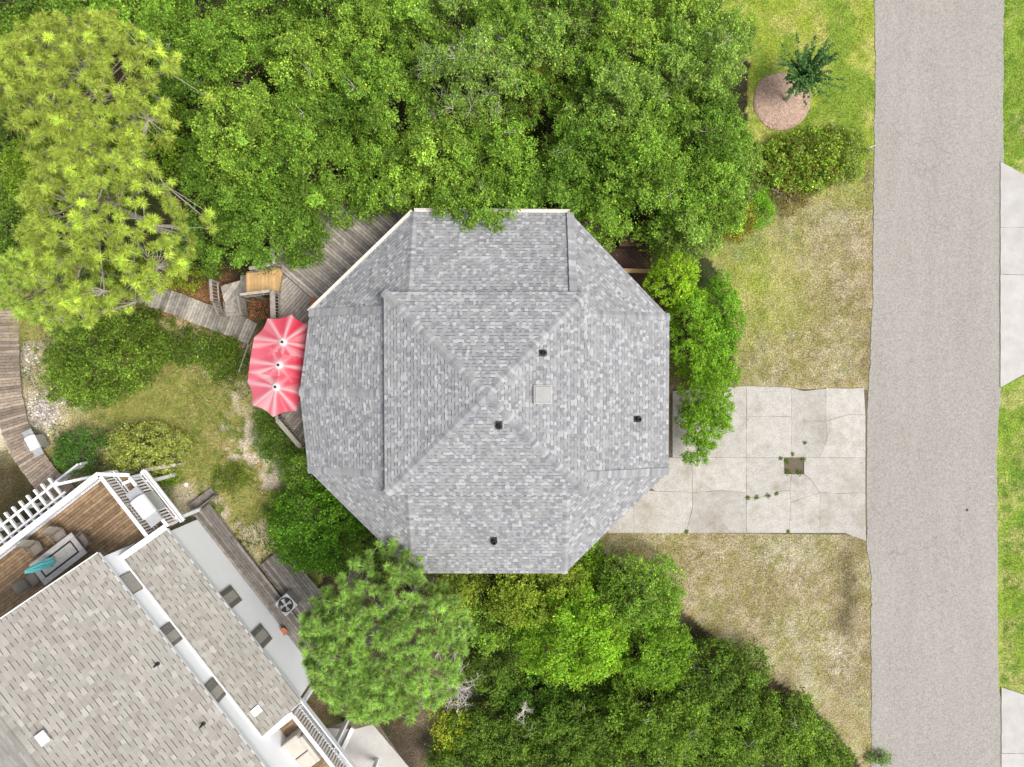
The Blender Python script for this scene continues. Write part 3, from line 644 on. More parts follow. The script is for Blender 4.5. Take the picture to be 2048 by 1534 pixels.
def ucol(p):
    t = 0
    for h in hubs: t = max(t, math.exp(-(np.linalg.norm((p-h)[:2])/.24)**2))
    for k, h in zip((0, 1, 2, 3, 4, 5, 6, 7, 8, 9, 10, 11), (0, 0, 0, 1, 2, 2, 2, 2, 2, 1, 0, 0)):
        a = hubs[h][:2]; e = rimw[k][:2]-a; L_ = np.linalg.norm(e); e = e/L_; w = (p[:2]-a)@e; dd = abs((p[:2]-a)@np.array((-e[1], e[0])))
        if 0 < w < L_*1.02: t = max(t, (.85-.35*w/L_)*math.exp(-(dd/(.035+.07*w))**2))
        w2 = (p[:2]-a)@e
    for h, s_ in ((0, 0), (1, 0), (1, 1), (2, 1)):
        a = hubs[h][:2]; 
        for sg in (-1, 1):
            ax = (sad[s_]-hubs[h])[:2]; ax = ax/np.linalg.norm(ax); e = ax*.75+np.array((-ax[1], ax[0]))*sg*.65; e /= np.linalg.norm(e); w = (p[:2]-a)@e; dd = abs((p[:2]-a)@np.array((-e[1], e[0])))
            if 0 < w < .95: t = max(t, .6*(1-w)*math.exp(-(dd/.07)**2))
    hn = min(hubs, key=lambda h: np.linalg.norm((p-h)[:2])); an = math.atan2(*(p-hn)[:2]); t = max(t, .8*max(0., float(vnoise(np.array(an*4.2), np.array(hn[1]*3), 1., 808))*1.9-.95)**1.0)  # light on folds painted as pale streaks around each hub; no pleats modelled
    side = .5+.5*np.clip(((p-hubs[1])@np.array((-.98, -.12, 0)))/1.0, -1, 1)   # paler towards the outer half
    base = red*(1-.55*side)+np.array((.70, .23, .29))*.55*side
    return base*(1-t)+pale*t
NS = 14
for a, b2, c2, sag in tris:
    g = {}
    for i in range(NS+1):
        for j in range(NS+1-i):
            u_, v_ = i/NS, j/NS; w_ = 1-u_-v_; p = a*w_+b2*u_+c2*v_
            r_e = u_+v_
            if sag and r_e > 0:
                mid_ = 4*(u_/r_e)*(v_/r_e); p = p-np.array((0, 0, .10*mid_*r_e*(1.2-r_e))); p[:2] += (a-p)[:2]*.07*mid_*r_e**2
            g[i, j] = p
    for i in range(NS):
        for j in range(NS-i):
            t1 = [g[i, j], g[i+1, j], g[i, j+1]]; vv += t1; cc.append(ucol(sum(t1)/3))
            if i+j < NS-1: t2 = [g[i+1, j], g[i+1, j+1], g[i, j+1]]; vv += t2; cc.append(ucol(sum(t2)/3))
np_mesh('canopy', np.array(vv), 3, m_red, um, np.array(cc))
for k in range(12):
    h = hubs[(0, 0, 0, 1, 2, 2, 2, 2, 2, 1, 0, 0)[k]]; b = MB(); b.tube(h-(0, 0, .05), rimw[k]-(0, 0, .025), .012, .01, 6); b.build('rib', m_metal, um)
for h in hubs:
    b = MB(); b.lathe(h-(0, 0, .02), [(.19, -.02), (.13, .035), (.03, .06)], 16); b.build('vent_cap', mat('vent_fabric', (.55, .42, .42), (.62, .5, .5), 9) if 'vent_fabric' not in bpy.data.materials else bpy.data.materials['vent_fabric'], um)
    b = MB(); b.lathe(h+(0, 0, .035), [(.06, 0), (.06, .05), (.03, .08)], 10); b.build('finial', m_black, um)
b = MB(); b.tube((hubs[1][0], hubs[1][1], ZD), hubs[1], .03, .025, 10); b.build('pole', m_metal, um)
b = MB(); b.bar(hubs[0]-(0, 0, .34), hubs[2]-(0, 0, .34), .04, .05); b.build('spreader', m_metal, um)
b = MB(); b.lathe((hubs[1][0], hubs[1][1], ZD), [(.4, 0), (.4, .06), (.08, .12), (.05, .35)], 16); b.build('base', m_black, um)
# things glimpsed round the octagonal house
b = MB(); c = P(631, 603, ZD); b.lathe((c[0], c[1], ZD), [(.11, 0), (.15, .26), (.16, .3), (.12, .3)], 14); tag(b.build('clay_pot', m_terra), 'pinkish clay pot on grey deck at the white gutter corner', 'pot')
# dark lower deck on the driveway side, with spa
de = thing('dark_side_deck', P(1270, 560, 0), 'dark stained low deck in the shade between house and cedars', 'deck')
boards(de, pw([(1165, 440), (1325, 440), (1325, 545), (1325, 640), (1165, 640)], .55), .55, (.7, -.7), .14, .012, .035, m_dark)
posts(de, pw([(1175, 450), (1315, 450), (1315, 630), (1180, 630)], .55), .51, m_dark)
b = MB(); b.bar(P(1240, 541, 1.5), P(1325, 543, 1.5), .2, .06); b.build('top_rail', m_orange, de)
for x in (1245, 1320): b = MB(); b.bar(P(x, 542, .55), P(x, 542, 1.47), .09, .09); b.build('post', m_orange, de)
sp = thing('hot_tub', P(1268, 476, .55), 'square hot tub under brown vinyl cover in deep shade', 'hot tub')
c = P(1268, 476, .55)
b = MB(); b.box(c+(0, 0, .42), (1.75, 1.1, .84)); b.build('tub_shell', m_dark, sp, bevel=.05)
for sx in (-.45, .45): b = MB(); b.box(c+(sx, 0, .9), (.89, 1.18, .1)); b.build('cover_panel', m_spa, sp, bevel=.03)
ds = thing('low_south_deck', P(880, 1160, 0), 'small brown plank landing under the south eave of the octagonal house', 'deck')
boards(ds, pw([(845, 1120), (925, 1120), (925, 1176), (845, 1176)], .8), .8, (1, 0), .14, .012, .035, m_walk); posts(ds, pw([(850, 1125), (920, 1125), (920, 1170), (850, 1170)], .8), .76, m_walk)

# ---------------------------------------------------------------- the white neighbour house (local frame: s along the eave, t towards the octagonal house)
AX, NX = np.array((.616, -.788, 0)), np.array((.788, .616, 0))
Q = lambda s, t, z=0.0: AX*s + NX*t + np.array((0, 0, z))
def ST(px, py, z):
    p = P(px, py, z); return p@AX, p@NX
rotA = math.atan2(AX[1], AX[0])
nb = thing('white_house', Q(0, -18.4), 'white stucco house with beige shingle roofs and a strip of clerestory windows', 'house')
S0, S1 = -5.15, 16.0; ZNE, TE, ZNR, TR = 5.92, -18.28, 8.6, -23.4
main_f = [Q(S0, TE, ZNE), Q(S1, TE, ZNE), Q(S1, TR, ZNR), Q(S0, TR, ZNR)]
back_f = [Q(S1, 2*TR-TE, ZNE), Q(S0, 2*TR-TE, ZNE), Q(S0, TR, ZNR), Q(S1, TR, ZNR)]
L0, L1 = -4.46, 5.5
low_f = [Q(L0, -16.47, 3.7), Q(L1, -16.47, 3.7), Q(L1, -18.36, 4.6), Q(L0, -18.36, 4.6)]
nf = [(main_f, (0, 1)), (low_f, (0, 1)), (back_f, (0, 1))]
b = MB()
for pl, e in nf:
    n = nrm_of(pl); pts = [np.array(q_)-n*.03 for q_ in pl]
    if np.cross(pts[1]-pts[0], pts[2]-pts[0])[2] < 0: pts = pts[::-1]
    b.prism(pts, .12)
b.build('roof_deck', m_under, nb)
tabs = []
for k, (pl, e) in enumerate(nf[:2]): tabs += shingle_tabs(pl, e, .2, .15, .36, PAL_NB, 300+k, dash=.026)
emit_pieces(tabs, 'shingle', 'shingle_field', m_shingle, nb, 300)
tb = shingle_tabs(back_f, (0, 1), .2, .3, .9, PAL_NB, 310, dash=.026); emit_pieces(tb, 'shingle', 'back_shingle_field', m_shingle, nb, 0)
emit_pieces(cap_row(Q(S1, TR, ZNR), Q(S0, TR, ZNR), nrm_of(main_f), nrm_of(back_f), .2, .24, PAL_NB, 90), 'cap_shingle', 'cap_shingle_rest', m_shingle, nb, 200)
def qprism(s0, s1, t0, t1, z0, z1): return MB().prism(ccw3([Q(s0, t0, z1), Q(s1, t0, z1), Q(s1, t1, z1), Q(s0, t1, z1)]), z1-z0)
def ccw3(pts):
    return pts if area2([tuple(p[:2]) for p in pts]) > 0 else pts[::-1]
TW, TL = -18.40, -16.60
b = qprism(S0+.2, S1-.2, 2*TR-TE+.3, TW, 0, ZNE-.05); b.build('wall', m_siding, nb)
# gable end above the wall top
gb = MB(); gb.add([Q(S0+.2, TW, ZNE-.05), Q(S0+.2, 2*TR-TE+.3, ZNE-.05), Q(S0+.2, TR, ZNR-.2), Q(S0+.35, TW, ZNE-.05), Q(S0+.35, 2*TR-TE+.3, ZNE-.05), Q(S0+.35, TR, ZNR-.2)], [[0, 1, 2], [5, 4, 3], [0, 3, 4, 1], [1, 4, 5, 2], [2, 5, 3, 0]]); gb.build('gable', m_siding, nb)
lw = MB(); lw.add([Q(s, t, z) for s in (L0+.12, L1-.12) for t, z in ((TW+.002, 0), (TL, 0), (TL, 3.58), (TW+.002, 4.42))], [[0, 1, 2, 3], [7, 6, 5, 4], [0, 4, 5, 1], [1, 5, 6, 2], [2, 6, 7, 3], [3, 7, 4, 0]]); lw.build('wing_wall', m_siding, nb)
# fascia and drip edges
for a, c in ((Q(S0, TE, ZNE-.09), Q(S1, TE, ZNE-.09)), (Q(L0, -16.47, 3.6), Q(L1, -16.47, 3.6)), (Q(S0-.02, TE, ZNE-.09), Q(S0-.02, TR, ZNR-.09)), (Q(S0-.02, TR, ZNR-.09), Q(S0-.02, 2*TR-TE, ZNE-.09)), (Q(L1, -16.47, 3.6), Q(L1, -18.34, 4.5))):
    b = MB(); b.bar(a, c, .045, .17); b.build('fascia', m_white, nb)
b = MB(); b.bar(Q(L0-.1, -16.4, 3.72), Q(L0-.1, -18.7, 4.72), .26, .12); b.build('parapet', m_white, nb)
b = MB(); b.bar(Q(L0, TW+.05, 4.63), Q(L1, TW+.05, 4.63), .1, .03); b.build('flashing', m_white, nb)
for s, m_ in ((-3.38, m_shade), (-.55, m_glassd), (2.55, m_winframe)):
    c = Q(s, TW+.012, 5.24); b = MB(); b.box(c, (.98, .06, 1.12), rotA); wf = b.build('window', m_winframe, nb)
    b = MB(); b.box(Q(s, TW+.034, 5.24), (.88, .04, 1.02), rotA); b.build('pane', m_shade if m_ is m_shade else m_glassd, wf)
    if m_ is not m_shade:
        b = MB(); b.box(Q(s+.12, TW+.058, 5.24), (.4, .02, .98), rotA); b.build('blind', m_shade, wf)
for s in (-.24, 2.1):
    b = MB(); b.box(Q(s, TL+.015, 2.75), (.92, .07, 1.5), rotA); wf = b.build('window', m_winframe, nb)
    b = MB(); b.box(Q(s, TL+.04, 2.75), (.74, .05, 1.34), rotA); b.build('pane', m_glassd, wf)
    b = MB(); b.box(Q(s, TL+.066, 2.75), (.42, .02, 1.2), rotA); b.build('blind', m_shade, wf)
def on_nb(px, py): return on_facet(px, py, nf)
for px, py in ((316, 1327), (407, 1447)):
    p, n, u, v = on_nb(px, py); b = MB(); b.tube(p-n*.02, p+np.array((0, 0, .35)), .045, .045, 10); b.tube(p, p+n*.05, .1, .07, 10); b.build('pipe_vent', m_black, nb)
p, n, u, v = on_nb(87, 1475)
b = MB(); b.prism([p+u*a*.24+v*c*.17+n*.22 for a, c in ((-1, -1), (1, -1), (1, 1), (-1, 1))], -n*.22); b.build('roof_vent', m_white, nb)
p, n, u, v = on_nb(513, 1421)
b = MB(); b.prism([p+u*a*.17+v*c*.2+n*.1 for a, c in ((-1, -1), (1, -1), (1, 1), (-1, 1))], -n*.1); b.build('roof_vent', m_metal, nb)

# neighbour deck, NE terrace and its railings
ZK = 3.0
nk = thing('sun_deck', Q(-7, -21), 'brown plank sun deck with white railings and outdoor dining set', 'deck')
boards(nk, [Q(-8.2, -28)[:2], Q(-4.3, -28)[:2], Q(-4.3, -17.2)[:2], Q(-8.2, -17.2)[:2]], ZK, NX, .130, .02, .035, m_brown, jmax=3.6)
boards(nk, [Q(-7.9, -17.12)[:2], Q(-4.5, -17.12)[:2], Q(-4.5, -16.2)[:2], Q(-7.2, -16.2)[:2]], ZK-.12, NX, .130, .02, .035, m_brown)
b = MB()
for s0, t0, s1, t1 in ((-8.25, -28, -8.25, -17.2), (-8.25, -17.14, -4.5, -17.14), (-7.3, -16.12, -4.4, -16.12)): b.bar(Q(s0, t0, ZK-.2), Q(s1, t1, ZK-.2), .06, .3)
b.build('rim_joist', m_white, nk)
posts(nk, [tuple(Q(s, t)[:2]) for s, t in ((-8.1, -17.4), (-8.1, -20), (-8.1, -23), (-8.1, -26), (-6.9, -16.3), (-4.7, -16.25), (-4.7, -18.9))], ZK-.1, m_white)
railing(nk, Q(-8.25, -28, ZK), Q(-8.25, -17.2, ZK), 1.02, m_white, 1.8, .14, .045, (.26, .05)); 
railing(nk, Q(-8.2, -17.2, ZK), Q(-4.7, -17.2, ZK), 1.02, m_white, 1.7, .155, .06, (.17, .05), lowrail=.06, ends=(False, True))
railing(nk, Q(-7.3, -16.25, ZK-.12), Q(-4.55, -16.25, ZK-.12), 1.02, m_white, 1.45, .155, .06, (.15, .05), lowrail=.06)
b = MB(); b.bar(Q(-7.35, -15.98, ZK-.12), Q(-4.4, -15.98, ZK-.12), .12, .1); b.build('outer_stringer', m_white, nk)
for a, c in ((Q(-8.3, -17.25, ZK+.97), Q(-7.4, -16.2, ZK+.85)), (Q(-7.45, -17.1, ZK+.1), Q(-7.25, -16.3, ZK-.05)), (Q(-7.35, -16.2, ZK-.12), Q(-7.35, -15.98, ZK-.12))):
    b = MB(); b.bar(a, c, .15, .06); b.build('rail_return', m_white, nk)
# pergola on the outer side
pg = thing('white_pergola', Q(-9, -21.6), 'white slatted pergola of crossing beams outside the sun deck', 'pergola')
for k in range(9):
    t = -19.6-.43*k; b = MB(); b.bar(Q(-8.33, t, 3.1), Q(-9.75, t, 3.1), .1, .14); b.build('rafter', m_white, pg)
for s in (-8.75, -9.35): b = MB(); b.bar(Q(s, -19.3, 3.23), Q(s, -23.5, 3.23), .09, .11); b.build('beam', m_white, pg)
for t in (-19.6, -21.32, -23.04): b = MB(); p = Q(-9.35, t); b.box((p[0], p[1], 1.51), (.12, .12, 3.02), rotA); b.build('post', m_white, pg)
b = MB(); b.bar(Q(-8.4, -17.6, 3.0), Q(-9.35, -19.6, 3.1), .12, .12); b.build('beam', m_white, pg)
# white stair rail with slatted gate, grey handrail
gt = thing('stair_railing', P(150, 950, 0), 'white slatted stair railing beside the boardwalk and yellow-green bush', 'railing')
railing(gt, P(120, 970, .3), P(180, 924, 1.0), 1.0, m_white, 1.4, .14, .04, (.09, .05), post=.09, drop=.3)
gr = thing('grey_handrail', P(318, 938, 0), 'weathered grey handrail running out from the white terrace corner', 'railing')
b = MB(); b.bar(P(282, 941, 2.2), P(350, 930, 1.2), .17, .06); b.build('top_rail', m_greydeck, gr)
for x, y, z in ((300, 939, 1.95), (346, 931, 1.25)): b = MB(); p = P(x, y, z); b.box((p[0], p[1], z/2), (.1, .1, z)); b.build('post', m_greydeck, gr)

# side boardwalk below the wing wall
sw = thing('side_walk', Q(0, -16), 'grey weathered board platform along the white wing wall', 'boardwalk')
boards(sw, [Q(-4.6, -16.58)[:2], Q(5.4, -16.58)[:2], Q(5.4, -15.72)[:2], Q(-4.6, -15.62)[:2]], .5, AX, .14, .012, .035, m_side, jmax=4.5)
boards(sw, [Q(-.6, -15.6)[:2], Q(3.0, -15.66)[:2], Q(3.0, -13.9)[:2], Q(-.6, -14.1)[:2]], .42, AX, .14, .012, .035, m_side)
posts(sw, [tuple(Q(s, t)[:2]) for s in (-4.4, -1.5, 1.5, 5.2) for t in (-16.4, -15.8)]+[tuple(Q(s, -14.2)[:2]) for s in (-.3, 2.8)], .46, m_side, .05)
b = MB(); b.bar(Q(-4.72, -16.7, .46), Q(-4.72, -15.1, .46), .04, .5); b.bar(Q(-5.0, -16.65, .3), Q(-5.0, -15.15, .3), .42, .05); b.build('step', m_side, sw)
ac = P(575, 1206, .9); aS, aT = ac@AX, ac@NX; zb_ = .42
acu = thing('air_conditioner', (ac[0], ac[1], zb_), 'grey air conditioner condenser with round fan grille beside the board walk', 'air conditioner')
ax_, ay_ = ac[0], ac[1]; rot = rotA+.08
b = MB(); b.box((ax_, ay_, zb_+.38), (.84, .84, .76), rot); b.build('cabinet', m_metal, acu, bevel=.06)
b = MB(); b.lathe((ax_, ay_, zb_+.762), [(.37, 0), (.37, .004), (.05, .006)], 24); b.build('fan_well', m_black, acu)
for k in range(4):
    t = k*math.pi/2+.5; b = MB(); c_, s_ = math.cos(t), math.sin(t); f = lambda r, w, z: (ax_+c_*r-s_*w, ay_+s_*r+c_*w, z)
    b.add([f(.05, -.04, zb_+.775), f(.3, -.1, zb_+.775), f(.31, .1, zb_+.79), f(.05, .04, zb_+.79)], [[0, 1, 2, 3]]); b.build('fan_blade', m_metal, acu)
b = MB(); b.lathe((ax_, ay_, zb_+.79), [(.07, 0), (.07, .03), (.03, .04)], 12); b.build('fan_hub', m_metal, acu)
for r_ in (.15, .24, .33):
    b = MB(); pr = []
    for k in range(28):
        t0, t1 = 2*math.pi*k/28, 2*math.pi*(k+1)/28; b.tube((ax_+r_*math.cos(t0), ay_+r_*math.sin(t0), zb_+.83), (ax_+r_*math.cos(t1), ay_+r_*math.sin(t1), zb_+.83), .006, .006, 4, False)
    b.build('grille_ring', m_black, acu)
b = MB()
for k in range(4):
    t = k*math.pi/4+.2; b.tube((ax_-.39*math.cos(t), ay_-.39*math.sin(t), zb_+.815), (ax_+.39*math.cos(t), ay_+.39*math.sin(t), zb_+.815), .006, .006, 4)
b.build('grille_bar', m_black, acu)
b = MB(); c = P(570, 1259, .5); b.lathe((c[0], c[1], .5), [(.1, 0), (.16, .24), (.19, .26), (.19, .31), (.16, .31), (.15, .27)], 16); pot = b.build('clay_pot', m_terra); tag(pot, 'terracotta pot standing on the grey board platform by the wing wall', 'pot')

# dining table, sling chairs, furled umbrella on the sun deck
ZTb = 3.76
tc_ = [P(x, y, ZTb) for x, y in ((141, 1066), (175, 1105), (90, 1172), (57, 1129))]
tcen = sum(tc_)/4; e1 = (tc_[3]-tc_[0]+tc_[2]-tc_[1])/2; LT = np.linalg.norm(e1); e1 /= LT; e2 = np.array((-e1[1], e1[0], 0)); WT = abs((tc_[1]-tc_[0])@e2)
tb = thing('dining_table', (tcen[0], tcen[1], ZK), 'long grey stone-top patio table with inset border on the sun deck', 'table')
TP = lambda a, b_, z: np.array((tcen[0], tcen[1], 0))+e1*a+e2*b_+np.array((0, 0, z)); tang = math.atan2(e1[1], e1[0])
fr = .24
for a, b_, la, lb in ((0, WT/2-fr/2, LT, fr), (0, -WT/2+fr/2, LT, fr), (LT/2-fr/2, 0, fr, WT-2*fr-.01), (-LT/2+fr/2, 0, fr, WT-2*fr-.01)):
    b = MB(); b.box(TP(a, b_, ZTb-.03), (la-.008, lb-.008, .06), tang); b.build('border_slab', m_stonet, tb)
b = MB(); b.box(TP(0, 0, ZTb-.05), (LT-2*fr-.02, WT-2*fr-.02, .03), tang); b.build('inset_recess', m_black, tb)
b = MB(); b.box(TP(0, 0, ZTb-.028), (LT-2*fr-.16, WT-2*fr-.16, .05), tang); b.build('top_slab', m_stonet, tb)
for sa in (-1, 1):
    for sb in (-1, 1):
        b = MB(); b.bar(TP(sa*(LT/2-.15), sb*(WT/2-.12), ZK), TP(sa*(LT/2-.15), sb*(WT/2-.12), ZTb-.06), .08, .08); b.build('leg', m_winframe, tb)
def sling_chair(a, b_, face, label):
    """face: direction in table frame (degrees) the sitter looks"""
    c = TP(a, b_, ZK); t = thing('sling_chair', c, label, 'chair', 'sling chairs round the dining table'); f = math.radians(face)+tang
    fx = np.array((math.cos(f), math.sin(f), 0)); sx = np.array((-fx[1], fx[0], 0)); w = .27
    L_ = lambda x, y, z: c+fx*x+sx*y+np.array((0, 0, z))
    prof = [(.26, .40), (.24, .43), (.1, .41), (-.1, .39), (-.2, .40), (-.27, .5), (-.34, .72), (-.43, .98), (-.46, 1.0)]
    def sheet(pr, nm):
        b = MB(); vs_ = []; fs_ = []
        for x, z in pr:
            for y in (-w, -w*.5, 0, w*.5, w): vs_.append(L_(x-(.03*(1-(y/w)**2) if z > .45 else 0), y, z-(.03*(1-(y/w)**2) if z < .45 else 0)))
        m_ = len(pr)
        for i in range(m_-1):
            for j in range(4): fs_.append([5*i+j, 5*i+j+1, 5*i+6+j, 5*i+5+j])
        b.add(vs_, fs_); o = b.build(nm, m_sling, t, True); s = o.modifiers.new('solid', 'SOLIDIFY'); s.thickness = .014; return o
    sheet(prof[:5], 'seat'); sheet(prof[4:], 'backrest')
    for sg in (-1, 1):
        y = sg*(w+.015)
        b = MB()
        for (x0, z0), (x1, z1) in zip(prof[:-1], prof[1:]): b.tube(L_(x0, y, z0), L_(x1, y, z1), .016, .016, 6)
        b.build('side_frame', m_winframe, t)
        b = MB(); yy = sg*(w+.05); pts = [(.24, 0), (.28, .3), (.24, .58), (.05, .63), (-.2, .64), (-.33, .7)]
        for (x0, z0), (x1, z1) in zip(pts[:-1], pts[1:]): b.tube(L_(x0, yy, z0), L_(x1, yy, z1), .018, .018, 6)
        b.build('armrest', m_winframe, t)
        b = MB(); b.tube(L_(-.12, y, .4), L_(-.3, y, 0), .016, .016, 6); b.build('leg', m_winframe, t)
    return t
def at_table(px, py, z=ZK+.45):
    p = P(px, py, z)-np.array((tcen[0], tcen[1], 0)); return p@e1, p@e2
# e1 runs towards the table's far (down-left) end, e2 perpendicular
side = np.sign(at_table(62, 1090)[1])
for (px, py), face, lab in (((70, 1097), -90*side, 'tan sling chair on the railing side of the table, nearer the teal umbrella'), ((118, 1071), -90*side, 'tan sling chair on the railing side of the table, away from the teal umbrella'),
                            ((166, 1081), 0, 'tan sling chair at the table end towards the terrace gap'), ((62, 1160), 180, 'tan sling chair at the table end beside the furled teal umbrella')):
    a, b_ = at_table(px, py); sling_chair(a, b_, face, lab)
uc = P(110, 1121, ZTb)
fu = thing('furled_umbrella', (uc[0], uc[1], ZK), 'furled teal patio umbrella standing in the dining table', 'umbrella')
b = MB(); b.tube((uc[0], uc[1], ZK), (uc[0], uc[1], ZK+2.75), .024, .02, 8); b.build('pole', m_winframe, fu)
b = MB(); prof = [(.05, 3.98), (.17, 4.02), (.19, 4.2), (.15, 4.6), (.165, 4.85), (.12, 5.3), (.06, 5.7), (.02, 5.8)]; n = 16; vs_ = []
for k, (r_, z) in enumerate(prof):
    for i in range(n):
        t = 2*math.pi*i/n+.12*k; rr = r_*(1+(.28 if i % 2 else -.22)); vs_.append((uc[0]+rr*math.cos(t), uc[1]+rr*math.sin(t), z+(.04*math.sin(3*t) if k < 2 else 0)))
fs_ = [[k*n+i, k*n+(i+1) % n, (k+1)*n+(i+1) % n, (k+1)*n+i] for k in range(len(prof)-1) for i in range(n)]
b.add(vs_, fs_); b.build('canopy', m_teal, fu)
b = MB(); b.lathe((uc[0], uc[1], ZK), [(.28, 0), (.28, .06), (.05, .1), (.04, .3)], 14); b.build('base', m_black, fu)

def grill(name, label, px, py, z, rz, lidm, sc=1.0):
    c = P(px, py, z+.9*sc); c = np.array((c[0], c[1], z)); t = thing(name, c, label, 'grill'); ca, sa = math.cos(rz), math.sin(rz)
    L_ = lambda x, y, zz: c+np.array((x*ca-y*sa, x*sa+y*ca, zz))*sc
    b = MB(); b.box(L_(0, 0, .42), (.66*sc, .5*sc, .6*sc), rz); b.build('cart', m_metal, t)
    for sx in (-1, 1):
        b = MB(); b.box(L_(sx*.54, 0, .84), (.38*sc, .5*sc, .045*sc), rz); b.build('side_shelf', m_metal, t)
        for sy in (-1, 1): b = MB(); b.bar(L_(sx*.28, sy*.2, 0), L_(sx*.28, sy*.2, .13), .06, .06); b.build('leg', m_black, t)
    b = MB(); vs_ = []; n = 8
    for x in (-.36, .36):
        for k in range(n+1):
            a = math.pi*k/n; vs_.append(L_(x, -.28*math.cos(a), .86+.26*math.sin(a)))
    m_ = n+1; b.add(vs_, [[k, k+1, m_+k+1, m_+k] for k in range(n)]+[list(range(m_)), list(range(2*m_-1, m_-1, -1))]); b.build('lid', lidm, t)
    b = MB(); b.bar(L_(-.25, -.32, .98), L_(.25, -.32, .98), .025, .025); b.bar(L_(-.25, -.32, .98), L_(-.25, -.22, .98), .02, .02); b.bar(L_(.25, -.32, .98), L_(.25, -.22, .98), .02, .02); b.build('handle', m_metal, t)
    return t
grill('grill_cart', 'stainless grill cart with pale lid parked on the brown boardwalk', 65, 886, .3, math.atan2(-.88, .47), m_white, .95)
grill('covered_grill', 'white lidded grill between the two white railings of the terrace', 287, 1014, ZK-.12, rotA, m_white, 1.3)

# lower right deck of the white house with cream sofa
bk = thing('entry_deck', Q(8, -18), 'brown plank entry deck with white railing below the wing roof', 'deck')
boards(bk, [Q(5.65, -19.2)[:2], Q(11, -19.2)[:2], Q(11, -17.0)[:2], Q(5.65, -17.0)[:2]], ZK, NX, .130, .02, .035, m_brown)
posts(bk, [tuple(Q(s, -17.1)[:2]) for s in (5.8, 8.3, 10.8)], ZK-.05, m_white)
railing(bk, Q(5.75, -17.0, ZK), Q(11, -17.0, ZK), 1.02, m_white, 1.7, .155, .06, (.17, .05), lowrail=.06)
b = MB(); b.bar(Q(5.66, -16.95, ZK+1.0), Q(5.66, -19.0, ZK+1.0), .26, .06); b.build('top_rail', m_white, bk)
b = MB(); b.bar(Q(5.6, -16.86, ZK-.2), Q(11, -16.86, ZK-.2), .06, .3); b.build('rim_joist', m_white, bk)
so = Q(7.35, -18.05, ZK); sf = thing('garden_sofa', so, 'cream covered garden sofa on the entry deck', 'sofa')
fw = lambda s, t, z: so+AX*s+NX*t+np.array((0, 0, z))
b = MB(); b.box(fw(.1, 0, .2), (1.5, .8, .4), rotA); b.build('seat_base', m_cover, sf, bevel=.05)
b = MB(); b.box(fw(-.72, 0, .42), (.24, 1.05, .84), rotA); b.build('backrest', m_cover, sf, bevel=.06)
for sg in (-1, 1): b = MB(); b.box(fw(.1, sg*.5, .32), (1.4, .2, .62), rotA); b.build('armrest', m_cover, sf, bevel=.05)
for sg in (-.36, .36): b = MB(); b.box(fw(.1+sg, 0, .47), (.68, .76, .16), rotA); b.build('cushion', m_cover, sf, bevel=.05)

# ---------------------------------------------------------------- vegetation
def unit(v): return v/np.maximum(np.linalg.norm(v, axis=-1, keepdims=True), 1e-9)
def leaf_quads(pos, nrm, ln, wd, r_):
    n = len(pos); a = unit(r_.normal(size=(n, 3))); nrm = unit(nrm); d = unit(a-nrm*np.sum(a*nrm, -1, keepdims=True)); s_ = np.cross(nrm, d)
    ln = ln[:, None]; wd = wd[:, None]
    V = np.stack([pos-d*ln*.5, pos+s_*wd*.5-d*ln*.08+nrm*ln*.08, pos+d*ln*.5-nrm*ln*.1, pos-s_*wd*.5-d*ln*.08+nrm*ln*.08], 1)
    return V.reshape(-1, 3)
def leaf_tris(pos, nrm, ln, wd, r_):
    n = len(pos); a = unit(r_.normal(size=(n, 3))); nrm = unit(nrm); d = unit(a-nrm*np.sum(a*nrm, -1, keepdims=True)); s_ = np.cross(nrm, d)
    ln = ln[:, None]; wd = wd[:, None]*.58
    return np.stack([pos+d*ln*.55, pos+s_*wd-d*ln*.38, pos-s_*wd-d*ln*.38], 1).reshape(-1, 3)
def palette(base, var, n, r_):
    c = np.array(base)[None]*np.exp(r_.normal(0, var, (n, 1)))
    c = c*np.exp(r_.normal(0, .07, (n, 3))); return c
def limbs(mb_, base, tips, r0, r_, bend=.25, zfork=.35, sides=5):
    """trunk and limbs: trunk rises to a fork, limbs curve to the tips"""
    base = np.array(base, float); cen_ = np.mean(tips, 0); fork = base+(cen_-base)*np.array((.45, .45, zfork)); mid = (base+fork)/2+np.array((r_.normal()*.08, r_.normal()*.08, 0))
    mb_.tube(base-(0, 0, .1), mid, r0*1.25, r0*.95, 8); mb_.tube(mid, fork, r0*.95, r0*.8, 8)
    for t in tips:
        k1 = fork+(t-fork)*.4+np.array((r_.normal()*.2, r_.normal()*.2, .25)); k2 = fork+(t-fork)*.75+np.array((r_.normal()*.15, r_.normal()*.15, .12))
        rr = r0*r_.uniform(.3, .5); mb_.tube(fork, k1, rr, rr*.7, sides, False); mb_.tube(k1, k2, rr*.7, rr*.4, sides, False); mb_.tube(k2, t, rr*.4, .012, sides, False)
def twig_lines(mb_, p, n, L_, r_, r0=.012, up=.5):
    for i in range(n):
        d = unit(np.array((r_.normal(), r_.normal(), up+abs(r_.normal())*.3))); a = np.array(p, float); 
        for k in range(3):
            q_ = a+d*L_/3+r_.normal(size=3)*L_*.06; mb_.tube(a, q_, r0*(1-.28*k), r0*(1-.28*(k+1)), 3, False); d = unit(d+r_.normal(size=3)*.35); a = q_
SEED = [1000]
TOTAL = [0]
